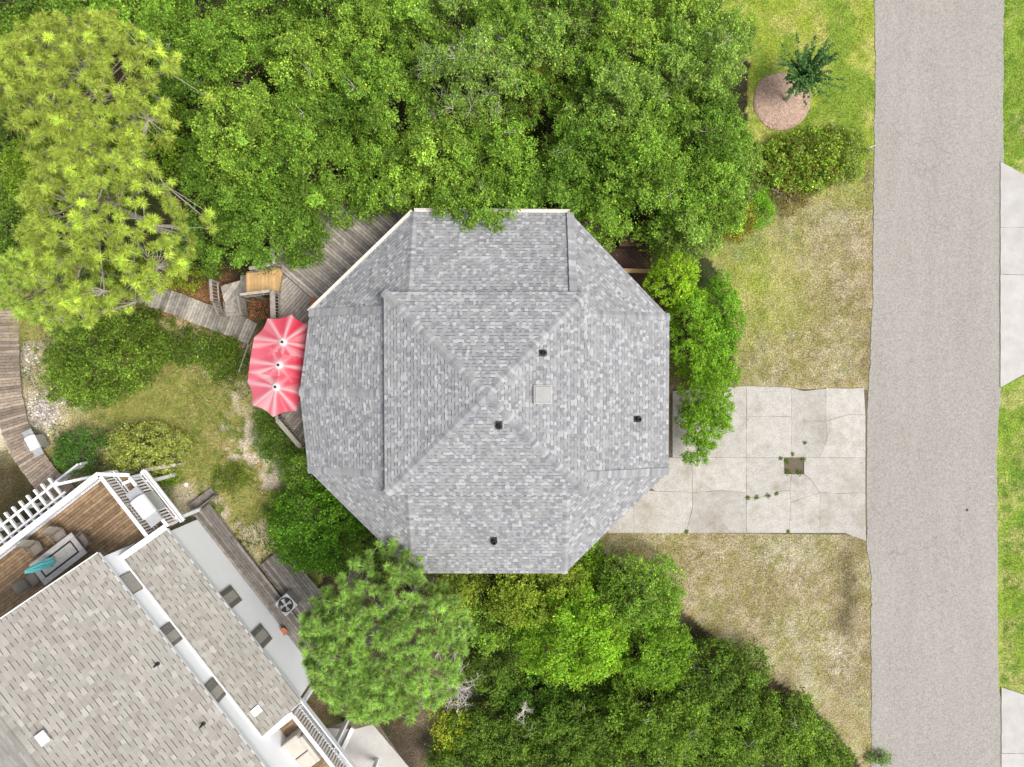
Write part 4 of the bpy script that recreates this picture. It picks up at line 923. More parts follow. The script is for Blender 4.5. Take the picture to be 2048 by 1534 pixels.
def broadleaf(name, label, cat, px, py, rx, ry, zt, zb, col, var=.3, dens=1150, leaf=.125, clump=.62, base=None, bark=None, group=None, twigs=0, spread=1.0, clus=.35, flower=None, trunk_r=None, rot=0.0, droop=.0, shell=False):
    SEED[0] += 1; r_ = np.random.default_rng(SEED[0]); col = np.array(col)*np.array((1.22, 1.14, 1.05))+np.array(col)@np.array((.3, .6, .1))*np.array((.10, .05, .03))
    c = P(px, py, (zt+zb)/2*.35+zt*.65); k = (H-c[2])/F; rx, ry = rx*k, ry*k
    nc = max(5, int(math.pi*rx*ry/(clump*clump*(1.9 if shell else 1.35))))
    # clump centres, blue-noise in a wobbly ellipse
    pts = []; ph = r_.uniform(0, 6.28, 3)
    cand = r_.uniform(-1, 1, (nc*14, 2)); th = np.arctan2(cand[:, 1], cand[:, 0]); lim = 1+.12*np.sin(2*th+ph[0])+.10*np.sin(3*th+ph[1])+.07*np.sin(5*th+ph[2]); rr = np.hypot(cand[:, 0], cand[:, 1])/lim; cand = cand[rr < 1]
    sel = [0]; D = np.hypot(*((cand-cand[0])*(rx, ry)).T)
    while len(sel) < min(nc, len(cand)):
        w = D*r_.uniform(.6, 1, len(D)); i = int(np.argmax(w)); sel.append(i); D = np.minimum(D, np.hypot(*((cand-cand[i])*(rx, ry)).T))
    cp = cand[sel]; rn = np.clip(np.hypot(cp[:, 0], cp[:, 1]), 0, 1)
    ca, sa = math.cos(rot), math.sin(rot); ex, ey = cp[:, 0]*rx*.93, cp[:, 1]*ry*.93; ex, ey = ex*ca-ey*sa, ex*sa+ey*ca
    dome = np.sqrt(np.clip(1-.85*rn**2, 0, 1)); cz = zb+(zt-zb)*(dome*r_.uniform(.5, 1.0, len(cp)))-clump*.45
    cz = np.maximum(cz, min(.2, clump*.4)); CC = np.stack([c[0]+ex, c[1]+ey, cz], 1)
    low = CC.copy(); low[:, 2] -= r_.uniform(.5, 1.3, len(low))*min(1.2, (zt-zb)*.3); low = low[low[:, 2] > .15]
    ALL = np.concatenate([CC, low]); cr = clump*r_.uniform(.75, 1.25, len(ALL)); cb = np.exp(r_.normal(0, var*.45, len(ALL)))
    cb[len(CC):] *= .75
    nl_ = int(math.pi*rx*ry*dens); nl_ = max(nl_, 300); share = r_.choice(len(ALL), nl_, p=np.concatenate([np.full(len(CC), .78/len(CC)), np.full(len(low), .22/max(1, len(low)))]) if len(low) else None)
    # twigs inside each clump
    NT = 22; td = r_.normal(size=(len(ALL), NT, 3)); td[..., 2] = np.abs(td[..., 2])*.9-.25; td = unit(td); td *= r_.uniform(.75, 1.12, (len(ALL), NT, 1))
    d = td[share, r_.integers(0, NT, nl_)]; tt = r_.uniform(.3, 1, nl_)**(.7 if not shell else .25)
    pos = ALL[share]+d*(cr[share]*tt)[:, None]*np.array((1, 1, .8))*spread + r_.normal(0, .055+.1*clus*clump, (nl_, 3))
    if droop: pos[:, 2] -= droop*tt
    nr = np.array((0, 0, 1.))*.6+d*.55+r_.normal(0, .62, (nl_, 3)); L_ = leaf*r_.uniform(.65, 1.3, nl_)
    pos[:, 2] = np.maximum(pos[:, 2], .03)
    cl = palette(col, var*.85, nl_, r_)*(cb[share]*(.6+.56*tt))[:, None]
    yel = r_.random(nl_) < .05; cl[yel] *= np.array((1.7, 1.25, .9))
    if flower is not None:
        fl = (r_.random(nl_) < flower[1]) & (tt > .7); cl[fl] = np.array(flower[0])*r_.uniform(.8, 1.15, (fl.sum(), 1))
    bx_, by_ = (c[0], c[1]) if base is None else tuple(P(*base, 0)[:2])
    t = thing(name, (bx_, by_, 0), label, cat, group)
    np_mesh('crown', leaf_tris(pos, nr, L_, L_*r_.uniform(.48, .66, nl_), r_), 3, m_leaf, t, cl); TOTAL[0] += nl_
    mb_ = MB(); tr = trunk_r or max(.03, .022*zt+.012*rx)
    tips = CC[r_.permutation(len(CC))[:min(len(CC), 16)]]
    limbs(mb_, (bx_, by_, 0), tips, tr, r_); mb_.build('trunk', bark or m_bark, t)
    if twigs:
        mb2 = MB()
        for i in r_.integers(0, len(CC), twigs if twigs > 30 else max(1, twigs//2)): twig_lines(mb2, CC[i]+(0, 0, cr[i]*.28), 4, clump*1.1, r_, .0095, .25)
        mb2.build('bare_twigs', m_dead, t)['kind'] = 'stuff'
    return t
def pine(name, label, px, py, rx, ry, zt, zb, col, ntuft, trunk_px, needle=.36, nn=100, gap=.0):
    SEED[0] += 1; r_ = np.random.default_rng(SEED[0]); c = P(px, py, zt*.7+zb*.3); k = (H-c[2])/F; rx, ry = rx*k, ry*k
    b0 = P(*trunk_px, zt*.8)[:2]; t = thing(name, (b0[0], b0[1], 0), label, 'tree'); mb_ = MB()
    tops = np.array((b0[0], b0[1], zt-.9)); base = np.array((b0[0], b0[1], 0))
    mb_.tube(base-(0, 0, .1), base*.4+tops*.6, .2, .13, 9); mb_.tube(base*.4+tops*.6, tops, .13, .05, 9)
    nb_ = 26; BR = []; TU = []
    for i in range(nb_):
        th = i*2.399+r_.normal()*.2; rad = math.sqrt((i+.7)/nb_); e = np.array((c[0]+rx*rad*math.cos(th)*.92, c[1]+ry*rad*math.sin(th)*.92, 0.))
        e[2] = zb+(zt-zb)*math.sqrt(max(0, 1-.8*rad*rad))*r_.uniform(.72, .95)-.25; s_ = base+(tops-base)*np.clip((e[2]-.6-rad*1.2)/zt, .4, .97)
        m1 = s_+(e-s_)*.5+np.array((r_.normal()*.2, r_.normal()*.2, .1)); mb_.tube(s_, m1, .055, .04, 6, False); mb_.tube(m1, e, .04, .02, 5, False)
        BR += [s_+(m1-s_)*w for w in (.3, .6, 1)]+[m1+(e-m1)*w for w in (.33, .66, 1)]
    BR = np.array(BR)
    for i in range(ntuft):
        th = i*2.39996+r_.normal()*.25; rad = math.sqrt((i+.5)/ntuft)*(1+.08*math.sin(3*th+px)+.06*math.sin(5*th)); lay = r_.choice((0, 0, 0, 0, 1, 2))
        q_ = np.array((c[0]+rx*rad*math.cos(th), c[1]+ry*rad*math.sin(th), 0.))+r_.normal(size=3)*.12; q_[2] = zb+(zt-zb)*math.sqrt(max(.03, 1-.85*rad*rad))*r_.uniform(.82, 1.0)-lay*r_.uniform(.3, .7)
        if vnoise(np.array(q_[0]), np.array(q_[1]), .8, 400) < gap: continue
        dd_ = np.linalg.norm((BR-q_)*np.array((1, 1, .6)), axis=1); a0 = BR[int(np.argmin(dd_+(BR[:, 2] > q_[2])*.5))]
        kk = a0+(q_-a0)*.55+np.array((0, 0, -.08)); mb_.tube(a0, kk, .018, .013, 4, False); mb_.tube(kk, q_, .013, .008, 4, False); TU.append((q_, unit(q_-a0)))
    mb_.build('trunk', m_barkg, t)
    Cn = np.array([u_[0] for u_ in TU]); Ax = np.array([u_[1] for u_ in TU]); n = len(Cn)*nn; idx = np.repeat(np.arange(len(Cn)), nn)
    d = unit(unit(r_.normal(size=(n, 3)))+Ax[idx]*.25+np.array((0, 0, .3))); L_ = needle*r_.uniform(.7, 1.1, n)[:, None]*np.exp(r_.normal(0, .12, len(Cn)))[idx][:, None]
    st_ = Cn[idx]+r_.normal(0, .015, (n, 3))-Ax[idx]*r_.uniform(0, .12, (n, 1)); s_ = unit(np.cross(d, r_.normal(size=(n, 3))))*.015
    tip = st_+d*L_-np.array((0, 0, .05)); V = np.stack([st_-s_, st_+s_, tip], 1).reshape(-1, 3)
    cb = np.exp(r_.normal(0, .22, len(Cn))); cl = palette(col, .16, n, r_)*cb[idx][:, None]; br = r_.random(n) < .06; cl[br] = np.array((.17, .11, .04))
    np_mesh('crown', V, 3, m_needle, t, cl); TOTAL[0] += n
    return t
OAK = (.140, .282, .030); OAKD = (.108, .230, .025); OAKL = (.180, .325, .040); GREY = (.165, .300, .050); YG = (.19, .30, .03)
THK = (.115, .225, .022); THD = (.088, .178, .020)
oaks = [ # px, py, rx, ry, zt, zb, colour, dens, leaf, twigs, base, label
 (590, 312, 108, 112, 7.6, 3, OAK, 0, None, 'broad live oak with round crown behind the deck, beside the long-needled pine'),
 (495, 425, 115, 110, 6.6, 2.5, OAKD, 0, None, 'dark low live oak above the plank walk and steps'),
 (588, 455, 48, 58, 5.9, 2.8, OAKD, 0, (590, 400), 'live oak bough hanging over the grey deck boards'),
 (455, 235, 110, 105, 7.2, 3, OAKL, 0, None, 'pale leafed live oak touching the pine'),
 (430, 75, 110, 95, 7.0, 3, OAK, 3, None, 'live oak wedged between the top of the pine and the woodland'),
 (600, 85, 105, 100, 7.6, 3, OAKL, 6, None, 'light green live oak with yellowish new leaves deep in the woodland'),
 (745, 165, 100, 120, 7.6, 3, OAK, 4, None, 'tall oval live oak beside a dark gap in the canopy'),
 (930, 110, 125, 120, 8.1, 3, GREY, 55, None, 'greyish live oak with many bare pale twigs'),
 (860, 300, 100, 100, 7.0, 3, OAKL, 12, None, 'live oak with a few pale twigs behind the roof corner with white gutter'),
 (752, 328, 80, 80, 6.6, 3, OAK, 5, None, 'small live oak along the dark canopy gap'),
 (985, 290, 110, 90, 6.9, 3, OAK, 4, None, 'mid green live oak behind the oak that overhangs the gutter'),
 (945, 405, 105, 62, 7.3, 4.5, OAK, 4, (950, 330), 'live oak overhanging the gutter and shingles of the octagonal house'),
 (1085, 392, 100, 55, 6.6, 3.5, OAKD, 6, (1090, 320), 'dark live oak just behind the straight gutter end'),
 (1110, 55, 95, 75, 6.6, 3, GREY, 8, None, 'thin greyish oak beside the brown gap in the canopy'),
 (1250, 190, 120, 105, 7.4, 3, GREY, 9, None, 'feathery grey-green oak in the middle of the woodland'),
 (1295, 320, 125, 105, 7.5, 3, OAK, 4, None, 'full rounded live oak above the hot tub corner'),
 (1405, 105, 110, 105, 6.8, 2.8, GREY, 14, None, 'twiggy grey-green oak at the lawn edge near the mulch ring'),
 (1438, 235, 92, 110, 6.0, 2.2, OAKD, 6, None, 'dark oak between the woodland and the mulch ring'),
 (1430, 375, 85, 100, 5.8, 2.3, OAK, 4, None, 'live oak beside the clipped hedge plants'),
 (1205, 425, 62, 50, 6.4, 3, OAK, 2, (1240, 350), 'live oak bough beside the roof corner and hot tub'),
 (1400, 452, 72, 52, 5.4, 2.2, GREY, 3, None, 'soft grey-green small oak above the cedars'),
 (1270, 50, 100, 75, 6.9, 3, OAKL, 7, None, 'light green oak behind the feathery grey-green oak'),
 (310, 45, 85, 75, 6.0, 2.5, OAK, 2, None, 'live oak half hidden behind the pine crown'),
 (715, 25, 90, 70, 6.8, 3, OAKL, 3, None, 'pale live oak behind the tall oval live oak'),
 (825, 30, 85, 65, 6.8, 3, OAK, 6, None, 'mid green oak behind the oak with bare pale twigs'),
 (745, 378, 65, 28, 5.2, 2.6, OAKD, 0, (720, 360), 'small dark oak shading the inner corner of the grey deck'),
 (560, 205, 85, 80, 6.9, 3, OAK, 2, None, 'live oak filling the middle between deck oak and woodland'),
 (1000, 25, 80, 60, 6.6, 3, OAK, 6, None, 'oak with yellowish tips beyond the oak with bare pale twigs'),
 (1475, 55, 55, 70, 4.6, 1.8, GREY, 10, None, 'sparse pale oak sapling on the bright lawn edge'),
 (1165, 290, 85, 85, 6.6, 3, OAKD, 4, None, 'dark oak in the hollow between two full live oaks'),
 (660, 200, 60, 70, 6.4, 3, OAKD, 0, None, 'small dark oak squeezed beside the tall oval live oak'),
 (350, 155, 55, 60, 5.2, 2.3, OAKD, 0, None, 'dark young oak in the shadow of the pine'),
 (330, -60, 110, 60, 6.2, 2.6, OAK, 0, None, 'oak beyond the woodland edge behind the pine tip'),
 (760, -55, 110, 60, 6.4, 2.8, OAK, 0, None, 'oak beyond the pale live oak at the back'),
 (1030, -60, 110, 60, 6.4, 2.8, OAKD, 0, None, 'dark oak beyond the oak with yellowish tips'),
 (1490, 320, 48, 85, 3.8, 1.0, GREY, 3, None, 'low loose oak between the woodland and the wide mixed hedge'),
 (1062, 165, 62, 58, 5.8, 2, OAKD, 4, None, 'dark green oak closing the hollow of the canopy'),
 (1330, 452, 40, 34, 4.8, 2, OAK, 0, (1345, 430), 'small oak bough beside the hot tub and lime green cedar'),
 (1085, 125, 75, 75, 4.6, 1.2, (.17, .20, .03), 4, None, 'low rusty green oak in the hollow of the canopy'),
 (180, -30, 130, 70, 6.0, 2.5, OAK, 0, None, 'live oak beyond the far edge of the pines'),
 (520, -25, 100, 75, 6.6, 2.8, OAK, 3, None, 'mid green oak behind the light green live oak with yellowish leaves'),
 (620, -35, 90, 60, 6.6, 2.8, OAKD, 3, None, 'dark oak at the back of the woodland'),
 (890, -25, 100, 60, 6.8, 3, GREY, 8, None, 'grey-green oak at the back, behind the oak with bare pale twigs'),
 (1190, -20, 100, 65, 6.4, 3, OAK, 4, None, 'oak at the back beyond the brown canopy gap'),
 (1360, -15, 100, 60, 6.2, 2.8, OAKL, 6, None, 'pale oak at the back near the bright lawn'),
 (480, 330, 70, 70, 5.6, 2.2, OAKD, 0, None, 'low dark oak filling between the pine and the deck oaks'),
 (390, 330, 55, 80, 5.0, 2, OAKD, 0, None, 'shaded oak right beside the pine needles'),
 (370, 470, 50, 60, 4.6, 1.5, OAKD, 0, None, 'shaded low oak between pine and plank walk'),
 (645, 372, 45, 32, 5.2, 2.4, OAK, 0, None, 'small oak at the deck railing corner'),
 (1340, 215, 70, 70, 6.6, 3, OAK, 4, None, 'mid green oak between the feathery oak and the twiggy oak'),
 (1190, 110, 70, 70, 6.2, 2.8, OAK, 5, None, 'oak bordering the brown canopy gap'),
]
for (px, py, rx_, ry_, zt, zb, col, tw, base, lab) in oaks:
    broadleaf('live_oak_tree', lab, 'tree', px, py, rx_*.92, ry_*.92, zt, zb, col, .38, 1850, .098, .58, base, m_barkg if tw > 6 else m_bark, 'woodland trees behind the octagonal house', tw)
pine('pine_tree', 'tall yellow-green pine with long needles and bare pale limbs', 165, 435, 178, 200, 11.5, 7.0, (.43, .54, .085), 520, (150, 380), .285, 170, .25)
pine('pine_tree', 'yellow-green pine whose pale forked branches show at its outer side', 140, 150, 205, 160, 11.0, 6.8, (.44, .54, .09), 500, (60, 210), .285, 170, .25)
pine('pine_tree', 'ragged pine bough hanging low beside the brown boardwalk', 70, 560, 105, 85, 9.0, 5.5, (.39, .52, .09), 190, (40, 560), .28, 170, .1)
pine('pine_tree', 'rounded bright green pine between the white house and the octagonal house', 757, 1302, 178, 170, 9.5, 5.6, (.33, .52, .11), 700, (775, 1290), .27, 160, .1)

shr = 'shrubs around the houses'
B = lambda *a, **k: broadleaf(*a, **k)
# south of the house
B('wax_myrtle_tree', 'yellow-green feathery tree against the south eave of the octagonal house', 'tree', 1075, 1205, 110, 75, 4.6, 1.5, YG, .3, 1350, 0.103, .42, (1080, 1215))
B('wax_myrtle_tree', 'bright green bushy tree next to the bare dead branches', 'tree', 1150, 1300, 115, 105, 5.6, 2, (0.172, 0.362, 0.018), .3, 1350, 0.107, .48)
B('flowering_shrub', 'shrub with cream tipped leaves bordering the dry lawn', 'shrub', 1290, 1210, 95, 90, 4.2, 1.2, (0.139, 0.295, 0.023), .35, 1350, 0.099, .42, flower=((.30, .33, .16), .16))
B('flowering_shrub', 'green shrub below the cream tipped shrub', 'shrub', 1320, 1320, 85, 85, 3.9, 1.2, (0.129, 0.286, 0.016), .3, 1282, 0.103, .45, flower=((.25, .28, .12), .04))
B('wild_shrub', 'broad dark shrub at the slanting edge of the dry lawn', 'shrub', 1440, 1390, 120, 85, 3.4, .8, THD, .35, 1282, 0.103, .5, twigs=12)
B('wild_shrub', 'leafy green shrub reaching to the road edge', 'shrub', 1580, 1480, 110, 70, 3.0, .7, THK, .34, 1215, 0.103, .5, twigs=10)
B('wild_shrub', 'big spreading shrub thicket with pale shoots', 'shrub', 1340, 1470, 130, 85, 4.4, 1.2, THK, .36, 1282, 0.103, .5, twigs=16)
B('wild_shrub', 'dark shrub among the low thicket below the dead branches', 'shrub', 1160, 1480, 120, 65, 3.4, .8, THD, .36, 1282, 0.095, .45, twigs=10)
B('wild_shrub', 'low dark green shrub next to the dark bark mulch', 'shrub', 990, 1490, 105, 62, 2.8, .5, THD, .34, 1215, 0.095, .45)
B('wild_shrub', 'shadowed dark shrub in the hollow under the bushy tree', 'shrub', 1080, 1420, 85, 50, 2.4, .4, (0.069, 0.175, 0.016), .34, 1147, 0.095, .45)
B('wild_shrub', 'dark shrub in the shaded hollow beside the thicket', 'shrub', 1225, 1390, 60, 60, 2.4, .4, (0.075, 0.164, 0.016), .34, 1080, 0.095, .45)
B('wax_myrtle_tree', 'lime green upright shrub at the pine crown and house eave', 'tree', 905, 1200, 62, 55, 4.4, 1.5, YG, .28, 1282, 0.103, .4)
B('wild_shrub', 'small lime shrub touching the south west eave', 'shrub', 800, 1140, 45, 38, 3.4, .9, YG, .28, 1282, 0.103, .38)
B('wild_shrub', 'large dark green shrub beside the grey board platform', 'shrub', 618, 1062, 112, 100, 3.8, .6, (0.084, 0.230, 0.014), .46, 1417, 0.099, .46, flower=((.09, .17, .02), .1))
B('wild_shrub', 'dark shrub tucked under the slanting south west eave', 'shrub', 715, 1105, 50, 45, 3.2, .7, OAKD, .3, 1282, 0.099, .42)
B('wild_shrub', 'low dark hedge plant beside the house west wall, below the umbrella', 'shrub', 545, 868, 48, 72, 1.7, .2, (0.078, 0.171, 0.016), .46, 1350, 0.077, .34)
B('wild_shrub', 'low hedge plant at the west eave corner', 'shrub', 592, 950, 40, 55, 2.2, .3, OAKD, .34, 1350, 0.086, .36)
B('wild_shrub', 'bright green bush squeezed against the south east eave', 'shrub', 1182, 1135, 22, 62, 2.0, .3, (0.162, 0.351, 0.020), .28, 1350, 0.086, .32)
# back yard
B('wild_shrub', 'big loose green shrub spreading over the white shell bed', 'shrub', 170, 718, 128, 98, 3.3, .6, (0.110, 0.208, 0.023), .46, 1215, 0.103, .46, twigs=3)
B('wild_shrub', 'dark tangled shrub below the pine and plank walk', 'shrub', 250, 655, 80, 42, 2.2, .3, (0.084, 0.154, 0.018), .46, 1282, 0.086, .4)
B('wild_shrub', 'low tangled hedge running along the narrow plank walk', 'shrub', 375, 692, 80, 36, 1.6, .2, (0.093, 0.180, 0.020), .46, 1282, 0.082, .36)
B('wild_shrub', 'low hedge mound next to the umbrella and plank walk', 'shrub', 440, 722, 40, 40, 1.4, .2, (0.098, 0.187, 0.018), .46, 1282, 0.082, .36)
B('pittosporum_bush', 'yellow-green variegated bush at the white terrace corner', 'bush', 268, 905, 92, 52, 2.6, .4, (.25, .33, .06), .26, 1400, .1, .32, flower=((.50, .52, .24), .22))
B('evergreen_bush', 'dark blue-green bush beside the grill cart', 'bush', 130, 905, 50, 46, 2.5, .3, (0.061, 0.164, 0.025), .34, 1485, 0.086, .36)
B('wild_shrub', 'small green shrub under the grey handrail', 'shrub', 325, 955, 25, 18, 1.0, .1, (0.139, 0.264, 0.020), .3, 1350, 0.077, .28)
B('wild_shrub', 'feathery bright shrub at the corner of plank walk and pine', 'shrub', 348, 543, 42, 30, 2.0, .3, (0.198, 0.295, 0.016), .3, 1215, 0.077, .34)
B('wild_shrub', 'ragged bush by the sandy patch', 'shrub', 455, 955, 42, 28, .8, .05, (0.116, 0.196, 0.018), .46, 1215, 0.077, .3)
# cedars on the driveway side
ced = dict(shell=True, var=.3, dens=2100, leaf=.085, clump=.36, clus=.05, bark=m_bark)
CE = (.135, .30, .015)
B('cedar_tree', 'lime green cedar with scalloped boughs nearest the hot tub', 'tree', 1362, 548, 50, 62, 4.8, 1.5, (0.198, 0.374, 0.016), base=(1365, 560), **ced)
B('cedar_tree', 'dense cedar along the house east eave', 'tree', 1403, 660, 50, 92, 4.8, 1.5, CE, base=(1400, 660), **ced)
B('cedar_tree', 'darker cedar on the lawn side of the row', 'tree', 1460, 635, 38, 98, 4.2, 1.0, (0.116, 0.286, 0.016), base=(1450, 630), **ced)
B('cedar_tree', 'full green cedar at the driveway corner', 'tree', 1438, 775, 62, 84, 4.6, 1.2, CE, base=(1425, 760), **ced)
B('cedar_tree', 'cedar with low bough hanging over the concrete', 'tree', 1425, 848, 46, 42, 3.8, 1.6, (0.129, 0.295, 0.017), base=(1412, 800), **ced)
B('cedar_tree', 'small detached cedar sprig above the concrete slabs', 'tree', 1398, 900, 26, 30, 3.0, 1.6, (0.116, 0.274, 0.017), base=(1385, 850), **ced)
# hedge bed beside the road
B('oleander_hedge', 'wide mixed hedge with reddish twigs beside the road', 'hedge', 1618, 312, 95, 68, 1.5, .15, (.155, .27, .026), .46, 1150, .12, .34, flower=((.26, .12, .05), .12), twigs=8)
B('oleander_hedge', 'cream flowering hedge end against the road edge', 'hedge', 1708, 300, 42, 58, 1.4, .15, (0.162, 0.286, 0.021), .3, 1485, 0.082, .32, flower=((.50, .50, .27), .24))
B('oleander_hedge', 'brown bare patch of hedge behind the driftwood stump', 'hedge', 1588, 385, 45, 38, .9, .1, (0.172, 0.154, 0.039), .4, 1080, 0.069, .3, flower=((.13, .10, .06), .3), twigs=10)
B('round_bush', 'smooth bright green clipped bush next to the driftwood stump', 'bush', 1528, 412, 28, 42, 1.5, .1, (0.139, 0.351, 0.014), .2, 2025, 0.069, .3)
B('wild_shrub', 'yellowish rusty shrub at the edge of the dry lawn', 'shrub', 1482, 425, 38, 48, 1.8, .2, (0.222, 0.241, 0.025), .34, 1215, 0.086, .34, flower=((.19, .10, .04), .12))
B('wild_shrub', 'leafy thicket shrub at the dry lawn slant, beside the road shrub', 'shrub', 1490, 1470, 95, 65, 3.4, .7, THK, .34, 1282, 0.103, .5, twigs=10)
B('wild_shrub', 'sprawling shrub end on the dry lawn next to the road shrub', 'shrub', 1650, 1540, 80, 50, 2.6, .5, THK, .34, 1215, 0.103, .45)
B('wild_shrub', 'mid green thicket shrub beyond the dark thicket shrubs', 'shrub', 1260, 1545, 140, 55, 3.8, .8, THK, .34, 1215, 0.103, .5, twigs=10)
B('wild_shrub', 'dark shrub at the end of the bark mulch bed', 'shrub', 950, 1545, 100, 45, 2.6, .4, THD, .34, 1215, 0.103, .45)
B('wild_shrub', 'yellow-green low shrub beside the bark mulch and pine', 'shrub', 905, 1480, 50, 60, 1.8, .2, (0.278, 0.374, 0.025), .34, 1080, 0.086, .4)
B('wild_shrub', 'dark undergrowth bush beneath the pines by the plank walk', 'shrub', 180, 560, 110, 60, 2.4, .3, (0.139, 0.241, 0.021), .34, 1080, 0.095, .45)
B('wild_shrub', 'leafy undergrowth bush beneath the forked pine', 'shrub', 100, 330, 140, 110, 3.0, .4, (0.152, 0.274, 0.021), .34, 945, 0.103, .5)
B('wild_shrub', 'green undergrowth bush in the gap between the two pines', 'shrub', 270, 250, 90, 110, 3.4, .6, (0.139, 0.274, 0.018), .34, 945, 0.103, .5)
B('wild_shrub', 'undergrowth bush at the outer foot of the forked pine', 'shrub', 60, 80, 120, 100, 3.0, .4, (0.152, 0.286, 0.021), .34, 945, 0.103, .5)
B('wild_shrub', 'dark leafy shrub in the hollow beside the dead branches', 'shrub', 985, 1365, 55, 55, 2.6, .4, THD, .34, 1147, 0.095, .42)
B('wild_shrub', 'green shrub joining the round pine and the bushy tree', 'shrub', 985, 1270, 50, 60, 3.6, .8, OAK, .34, 1215, 0.103, .42)
B('wild_shrub', 'undergrowth bush at the outermost foot of the pines', 'shrub', -10, 450, 70, 110, 2.6, .4, (0.103, 0.208, 0.024), .34, 945, 0.103, .5)
B('wild_shrub', 'undergrowth bush beneath the bare forked pine limbs', 'shrub', -15, 230, 60, 90, 2.6, .4, (0.103, 0.208, 0.024), .34, 945, 0.103, .5)
B('wild_shrub', 'undergrowth bush at the far outer corner behind the pines', 'shrub', 20, -30, 120, 70, 4.0, .8, (.1, .2, .025), .34, 800, .11, .5)
B('wild_shrub', 'dark thicket shrub beyond the mulch bed shrubs', 'shrub', 1100, 1565, 120, 50, 3.2, .5, THD, .36, 1100, .1, .45)
B('wild_shrub', 'mid green thicket shrub beyond the spreading shrub with pale shoots', 'shrub', 1420, 1560, 130, 50, 3.4, .5, THK, .36, 1100, .1, .45)
B('seedling', 'small glossy plant at the road edge corner', 'plant', 1765, 1520, 26, 14, .5, .05, (0.116, 0.264, 0.039), .3, 675, 0.095, .16)

# crape myrtle in its mulch ring
cb_ = P(1567, 205, 0); mr_ = 55*H/F
V_, C__ = [], []
r_ = np.random.default_rng(77); n = 5200
mc = P(1563, 203, 0); ang = r_.uniform(0, 6.283, n); rad = np.sqrt(r_.random(n))*mr_*(1+.06*np.sin(3*ang+1)); hp = .02+.13*(1-(rad/(mr_*1.1))**2)
pp = np.stack([mc[0]+rad*np.cos(ang), mc[1]+rad*np.sin(ang), hp], 1); dd = unit(np.stack([r_.normal(size=n), r_.normal(size=n), r_.normal(size=n)*.15], 1)); sw_ = np.cross(dd, (0, 0, 1.))*.008
VV = np.stack([pp-dd*.06-sw_, pp+dd*.06-sw_, pp+dd*.06+sw_, pp-dd*.06+sw_], 1).reshape(-1, 3)
bed = MB(); bed.lathe(mc, [(mr_*1.08, -.03), (mr_*1.0, .03), (mr_*.75, .09), (mr_*.4, .13), (.02, .15)], 40, (.30, .21, .16)); bedo = bed.build('mulch_bed', m_mulch, None, True); bedo['kind'] = 'structure'
so_ = np_mesh('pine_straw', VV, 4, m_mulch, None, palette((.40, .285, .22), .3, n, r_)); tag(so_, 'loose pine straw needles covering the round mulch ring', 'pine straw', kind='stuff')
cm = thing('crape_myrtle', cb_, 'young crape myrtle with spiky dark green shoots growing from round mulch ring', 'tree')
mbt = MB(); pos, nr, cl = [], [], []; top = P(1612, 146, 2.1)
for i in range(95):
    a = r_.uniform(0, 6.283); el = r_.uniform(.1, 1.25); d = np.array((math.cos(a)*math.cos(el), math.sin(a)*math.cos(el), math.sin(el)*.8)); s0 = np.array((top[0], top[1], 1.9))+r_.normal(size=3)*.12; L_ = r_.uniform(.8, 1.95); e = s0+d*L_
    mbt.tube(s0, e, .01, .004, 4, False); mlf = 55
    for j in range(mlf):
        w = r_.uniform(.1, 1.0); pos.append(s0+d*L_*w+r_.normal(size=3)*.035); nr.append((0, 0, 1.)+r_.normal(size=3)*.5)
        cl.append(np.array((.08, .185, .045))*math.exp(r_.normal()*.3))
for i in range(5):
    q_ = np.array((top[0], top[1], 1.9))+r_.normal(size=3)*.15; k_ = cb_+(q_-cb_)*.5+r_.normal(size=3)*.05; bs_ = cb_+(r_.normal()*.05, r_.normal()*.05, -.02); mbt.tube(bs_, k_, .028, .022, 6, False); mbt.tube(k_, q_, .022, .014, 6, False)
mbt.build('trunk', m_barkg, cm); pos = np.array(pos); np_mesh('crown', leaf_quads(pos, np.array(nr), np.full(len(pos), .15), np.full(len(pos), .065), r_), 4, m_leaf, cm, np.array(cl))

# bare dead branches, driftwood, stick
def dead(name, label, px, py, z0, n, L_, zt):
    c = P(px, py, zt); r_ = np.random.default_rng(int(px)); t = thing(name, (c[0], c[1], 0), label, 'dead branches'); b = MB(); b.tube((c[0], c[1], -.05), (c[0], c[1], zt-.5), .07, .045, 7); b.build('trunk', m_dead, t)
    b = MB()
    for i in range(n):
        a = r_.uniform(0, 6.28); el = r_.uniform(-.25, .9); d = np.array((math.cos(a)*math.cos(el), math.sin(a)*math.cos(el), math.sin(el))); p = np.array((c[0], c[1], zt-.55)); ln = L_*r_.uniform(.6, 1.1)
        for k in range(4):
            q_ = p+d*ln/4; b.tube(p, q_, .026*(1-.2*k), .026*(1-.2*(k+1)), 4, False)
            if k: twig_lines(b, q_, 3, ln*.4, r_, .010, .2)
            d = unit(d+r_.normal(size=3)*.3); p = q_
    b.build('branches', m_dead, t)
dead('dead_shrub', 'tangle of bare grey dead branches beside the round pine', 912, 1385, 0, 26, 1.05, 4.6)
dead('dead_shrub', 'small bare dead twig cluster among dark shrubs', 1048, 1430, 0, 10, .6, 3.0)
b = MB(); p = P(1540, 362, 0); r_ = np.random.default_rng(5)
pts = [(-.12, .35, .3), (-.05, .15, .38), (.03, -.05, .3), (.12, -.3, .18), (.16, -.5, .04)]
for (a, c_) in zip(pts[:-1], pts[1:]): b.tube(p+np.array(a), p+np.array(c_), .09, .075, 7)
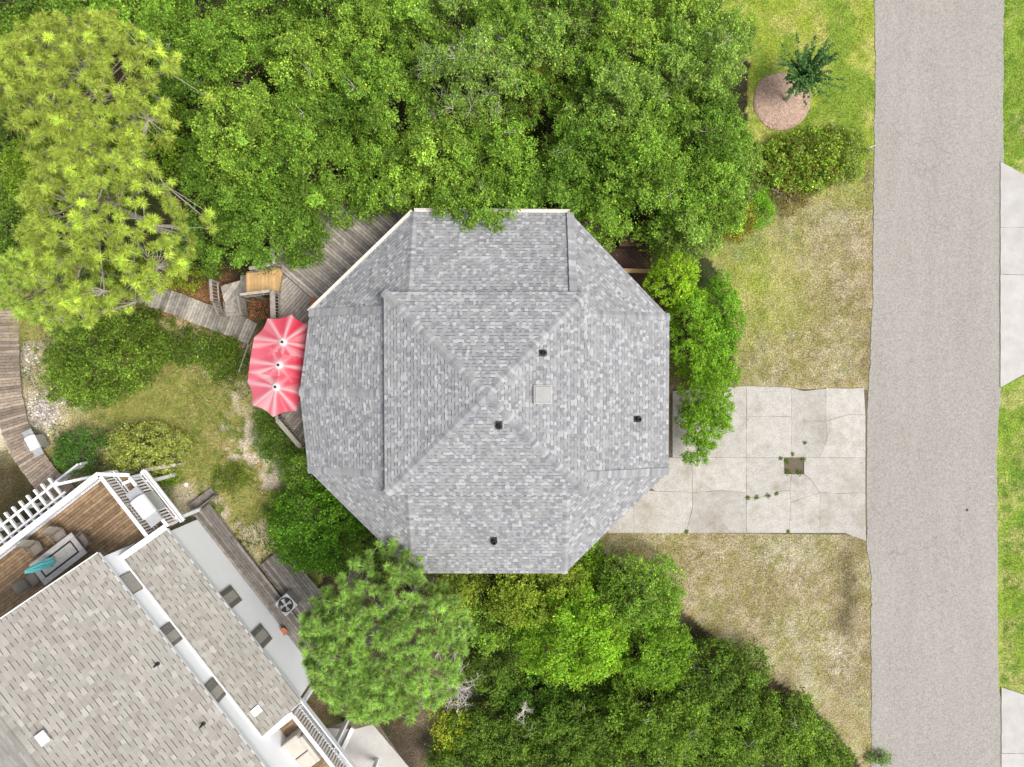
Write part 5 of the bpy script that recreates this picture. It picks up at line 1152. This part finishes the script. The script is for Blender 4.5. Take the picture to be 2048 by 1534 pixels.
b.tube(p+(-.12, .35, .3), p+(-.15, .4, -.02), .08, .1, 7); b.tube(p+(.03, -.05, .3), p+(-.22, -.1, .02), .05, .03, 6); b.tube(p+(-.05, .15, .38), p+(.2, .3, .5), .04, .015, 6)
tag(b.build('driftwood', m_dead), 'pale grey driftwood stump between the hedge and the clipped bush', 'driftwood')
b = MB(); b.tube(P(1733, 297, .06), P(1752, 290, .05), .04, .02, 6); b.tube(P(1741, 294, .06), P(1748, 300, .04), .02, .01, 5); tag(b.build('fallen_stick', m_dead), 'short grey stick lying where the hedge meets the road', 'stick')
b = MB(); b.tube(P(467, 1078, .06), P(512, 1090, .08), .035, .02, 6); b.tube(P(485, 1083, .07), P(500, 1078, .05), .018, .008, 5); tag(b.build('fallen_branch', m_bark), 'dark fallen branch on the sand beside the large shrub', 'branch')
b = MB(); b.tube(P(478, 742, .5), P(496, 690, .9), .025, .02, 6); b.tube(P(478, 742, .5), P(478, 742, -.05), .03, .03, 6); b.tube(P(496, 690, .9), P(496, 690, -.05), .03, .03, 6); tag(b.build('garden_rail', m_dead), 'thin weathered pole rail on the slope left of the umbrella', 'rail')
b = MB(); c = P(371, 969, .1); b.lathe((c[0], c[1], -.01), [(.09, 0), (.13, .06), (.1, .14), (.03, .17)], 10); tag(b.build('garden_stone', m_shell), 'single pale round stone on the grass near the grey handrail', 'stone')

# ---------------------------------------------------------------- shell gravel and grasses (uncountable)
r_ = np.random.default_rng(91)
def shells():
    n = 1300; px = np.concatenate([r_.normal(78, 20, n//2), r_.normal(62, 12, n//4), r_.normal(100, 18, n-n//2-n//4)]); py = np.concatenate([r_.normal(832, 24, n//2), r_.normal(690, 26, n//4), r_.normal(812, 16, n-n//2-n//4)])
    ok = px > 42+np.clip((py-780)/4, 0, 30); px, py = px[ok], py[ok]; n = len(px); p = np.stack([(px-CX)*H/F, (CY-py)*H/F, r_.uniform(.02, .07, n)], 1)
    return leaf_quads(p, np.array((0, 0, 1.))+r_.normal(0, .4, (n, 3)), r_.uniform(.07, .16, n), r_.uniform(.06, .13, n), r_), palette((.36, .33, .30), .35, n, r_)
V_, c_ = shells(); tag(np_mesh('shell_bed', V_, 4, m_mulch, None, c_), 'bed of white oyster shells beside the brown boardwalk', 'shells', kind='stuff')
def blades(n, px, py, hgt, wid, lean, colf, nm, label, short=False, z0=-.01):
    p = np.stack([(px-CX)*H/F, (CY-py)*H/F, np.full(n, z0)], 1); a = r_.uniform(0, 6.283, n); d = np.stack([np.cos(a)*lean, np.sin(a)*lean, np.ones(n)], 1); d = unit(d*r_.uniform(.5, 1.4, (n, 1))+np.array((0, 0, .2))); h = hgt*r_.uniform(.6, 1.3, n)[:, None]
    s_ = unit(np.cross(d, (0, 0, 1.)))*wid; m1 = p+d*h*.55; e = p+d*h+np.stack([np.cos(a), np.sin(a), -.5*np.ones(n)], 1)*h*.25
    V = np.stack([p-s_, p+s_, m1+s_*.8, m1-s_*.8], 1); V2 = np.stack([m1-s_*.8, m1+s_*.8, e+s_*.15, e-s_*.15], 1)
    c = colf(n)
    if short: return tag(np_mesh(nm, np.stack([p-s_, p+s_, e], 1).reshape(-1, 3), 3, m_grass, None, c), label, 'grass', kind='stuff')
    return tag(np_mesh(nm, np.concatenate([V.reshape(-1, 3), V2.reshape(-1, 3)]), 4, m_grass, None, np.concatenate([c, c])), label, 'grass', kind='stuff')
# lawn: short blades coloured like the turf they grow from
def lawn(n, x0, x1, y0, y1, hgt):
    px = r_.uniform(x0, x1, n); py = r_.uniform(y0, y1, n); return px, py
px = np.concatenate([r_.uniform(1430, 1750, 46000), r_.uniform(1190, 1745, 42000), r_.uniform(2004, 2060, 16000)]); py = np.concatenate([r_.uniform(-20, 775, 46000), r_.uniform(1068, 1540, 42000), r_.uniform(-10, 1540, 16000)])
lw_ = np.interp(py, *zip(*Ledge)); ok = (px < lw_-2) | (px > 2006)
ok &= ~((px > 1995) & (((py > 318) & (py < 778)) | (py > 1370))); ok &= np.hypot(px-1563, py-203) > 58; ok &= ~((px < 1735) & (py > 770) & (py < 1068))
ok &= ~((px < 1740) & (py > 1080) & (py > 1090+(px-1200)*.62) & (px > 1195))
px, py = px[ok], py[ok]
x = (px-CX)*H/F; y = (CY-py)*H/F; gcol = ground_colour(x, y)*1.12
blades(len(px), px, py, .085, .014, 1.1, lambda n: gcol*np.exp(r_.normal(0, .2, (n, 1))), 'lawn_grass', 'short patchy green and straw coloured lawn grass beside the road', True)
n = 42000; cx_ = r_.choice(len(cl := [(370, 760, 75, 50), (420, 830, 60, 50), (330, 800, 60, 40), (440, 940, 50, 30), (60, 640, 30, 35), (390, 900, 50, 40), (300, 830, 60, 40), (500, 1000, 40, 40), (250, 790, 40, 40)]), n)
CLa = np.array(cl); ntuft = 1100; tx = r_.integers(0, len(cl), ntuft); tpx = CLa[tx, 0]+r_.normal(size=ntuft)*CLa[tx, 2]*.6; tpy = CLa[tx, 1]+r_.normal(size=ntuft)*CLa[tx, 3]*.6
ti = r_.integers(0, ntuft, n); px = tpx[ti]+r_.normal(size=n)*3; py = tpy[ti]+r_.normal(size=n)*3
tcol = np.where(r_.random((ntuft, 1)) < .55, np.array((.44, .40, .14)), np.array((.22, .28, .05)))[ti]
blades(n, px, py, .42, .010, .9, lambda n: tcol*np.exp(r_.normal(0, .28, (n, 1))), 'dune_grass', 'long yellow-green dune grass on the sandy back yard')
# fallen pine straw and leaves along the plank walk and steps
n = 5200; tt_ = r_.random(n); cxs = np.interp(tt_, [0, .25, .5, .75, 1], [250, 330, 400, 450, 500]); cys = np.interp(tt_, [0, .25, .5, .75, 1], [575, 598, 610, 615, 640]); px = cxs+r_.normal(0, 14, n); py = cys+r_.normal(0, 26, n); px[:700] = r_.uniform(500, 552, 700); py[:700] = r_.uniform(595, 650, 700)
p = np.stack([(px-CX)*H/F, (CY-py)*H/F, r_.uniform(.01, .05, n)], 1)
onw = np.abs(py-np.interp(px, [235, 300, 350, 400, 440, 478], [570, 590, 607, 627, 641, 655])) < 17
p = p[~onw]; n = len(p)
tag(np_mesh('fallen_straw', leaf_quads(p, np.array((0, 0, 1.))+r_.normal(0, .3, (n, 3)), r_.uniform(.1, .22, n), r_.uniform(.02, .05, n), r_), 4, m_mulch, None, palette((.22, .105, .045), .35, n, r_)), 'rusty fallen pine straw along the plank walk and steps', 'pine straw', kind='stuff')
# weeds in the driveway joints
n = 1000; wp = [(1495, 995, 4), (1512, 994, 5), (1535, 991, 5), (1552, 987, 3), (1574, 943, 6), (1598, 945, 8), (1584, 908, 3), (1608, 885, 2), (1572, 922, 5), (1606, 918, 4), (1560, 916, 3), (1575, 1062, 3), (1372, 1062, 4)]
wi = r_.integers(0, len(wp), n); wp = np.array(wp, float); px = wp[wi, 0]+r_.normal(size=n)*wp[wi, 2]*.4; py = wp[wi, 1]+r_.normal(size=n)*wp[wi, 2]*.4
o = blades(n, px, py, .09, .015, 1.0, lambda n: palette((.10, .15, .02), .3, n, r_), 'joint_weeds', 'small green weeds growing in the cracks of the driveway', z0=.05); 
# straggling ground cover under the shrubs
n = 30000; px = r_.uniform(0, 650, n); py = r_.uniform(600, 1130, n); ok = (px > 90+(py-850)*.6) & (fbm((px-CX)*H/F, (CY-py)*H/F, .7, 63) > .54) & ~((px > 330) & (px < 520) & (py > 850) & (py < 920)) & ((px-640) < 0); ok &= ~((px < 420) & (py > 930+(px-230)*.4*(px > 230)))
ok &= py > 600+np.clip(px-300, 0, 250)*.38
px, py = px[ok], py[ok]; n = len(px); p = np.stack([(px-CX)*H/F, (CY-py)*H/F, r_.uniform(.03, .3, n)], 1)
tag(np_mesh('ground_cover', leaf_quads(p, np.array((0, 0, 1.))+r_.normal(0, .5, (n, 3)), r_.uniform(.06, .14, n), r_.uniform(.03, .06, n), r_), 4, m_leaf, None, palette((.11, .17, .03), .4, n, r_)), 'low weedy ground cover on the back yard slope', 'ground cover', kind='stuff')
print('shingles', NSH, 'caps', NCP, 'leaf tris', TOTAL[0])
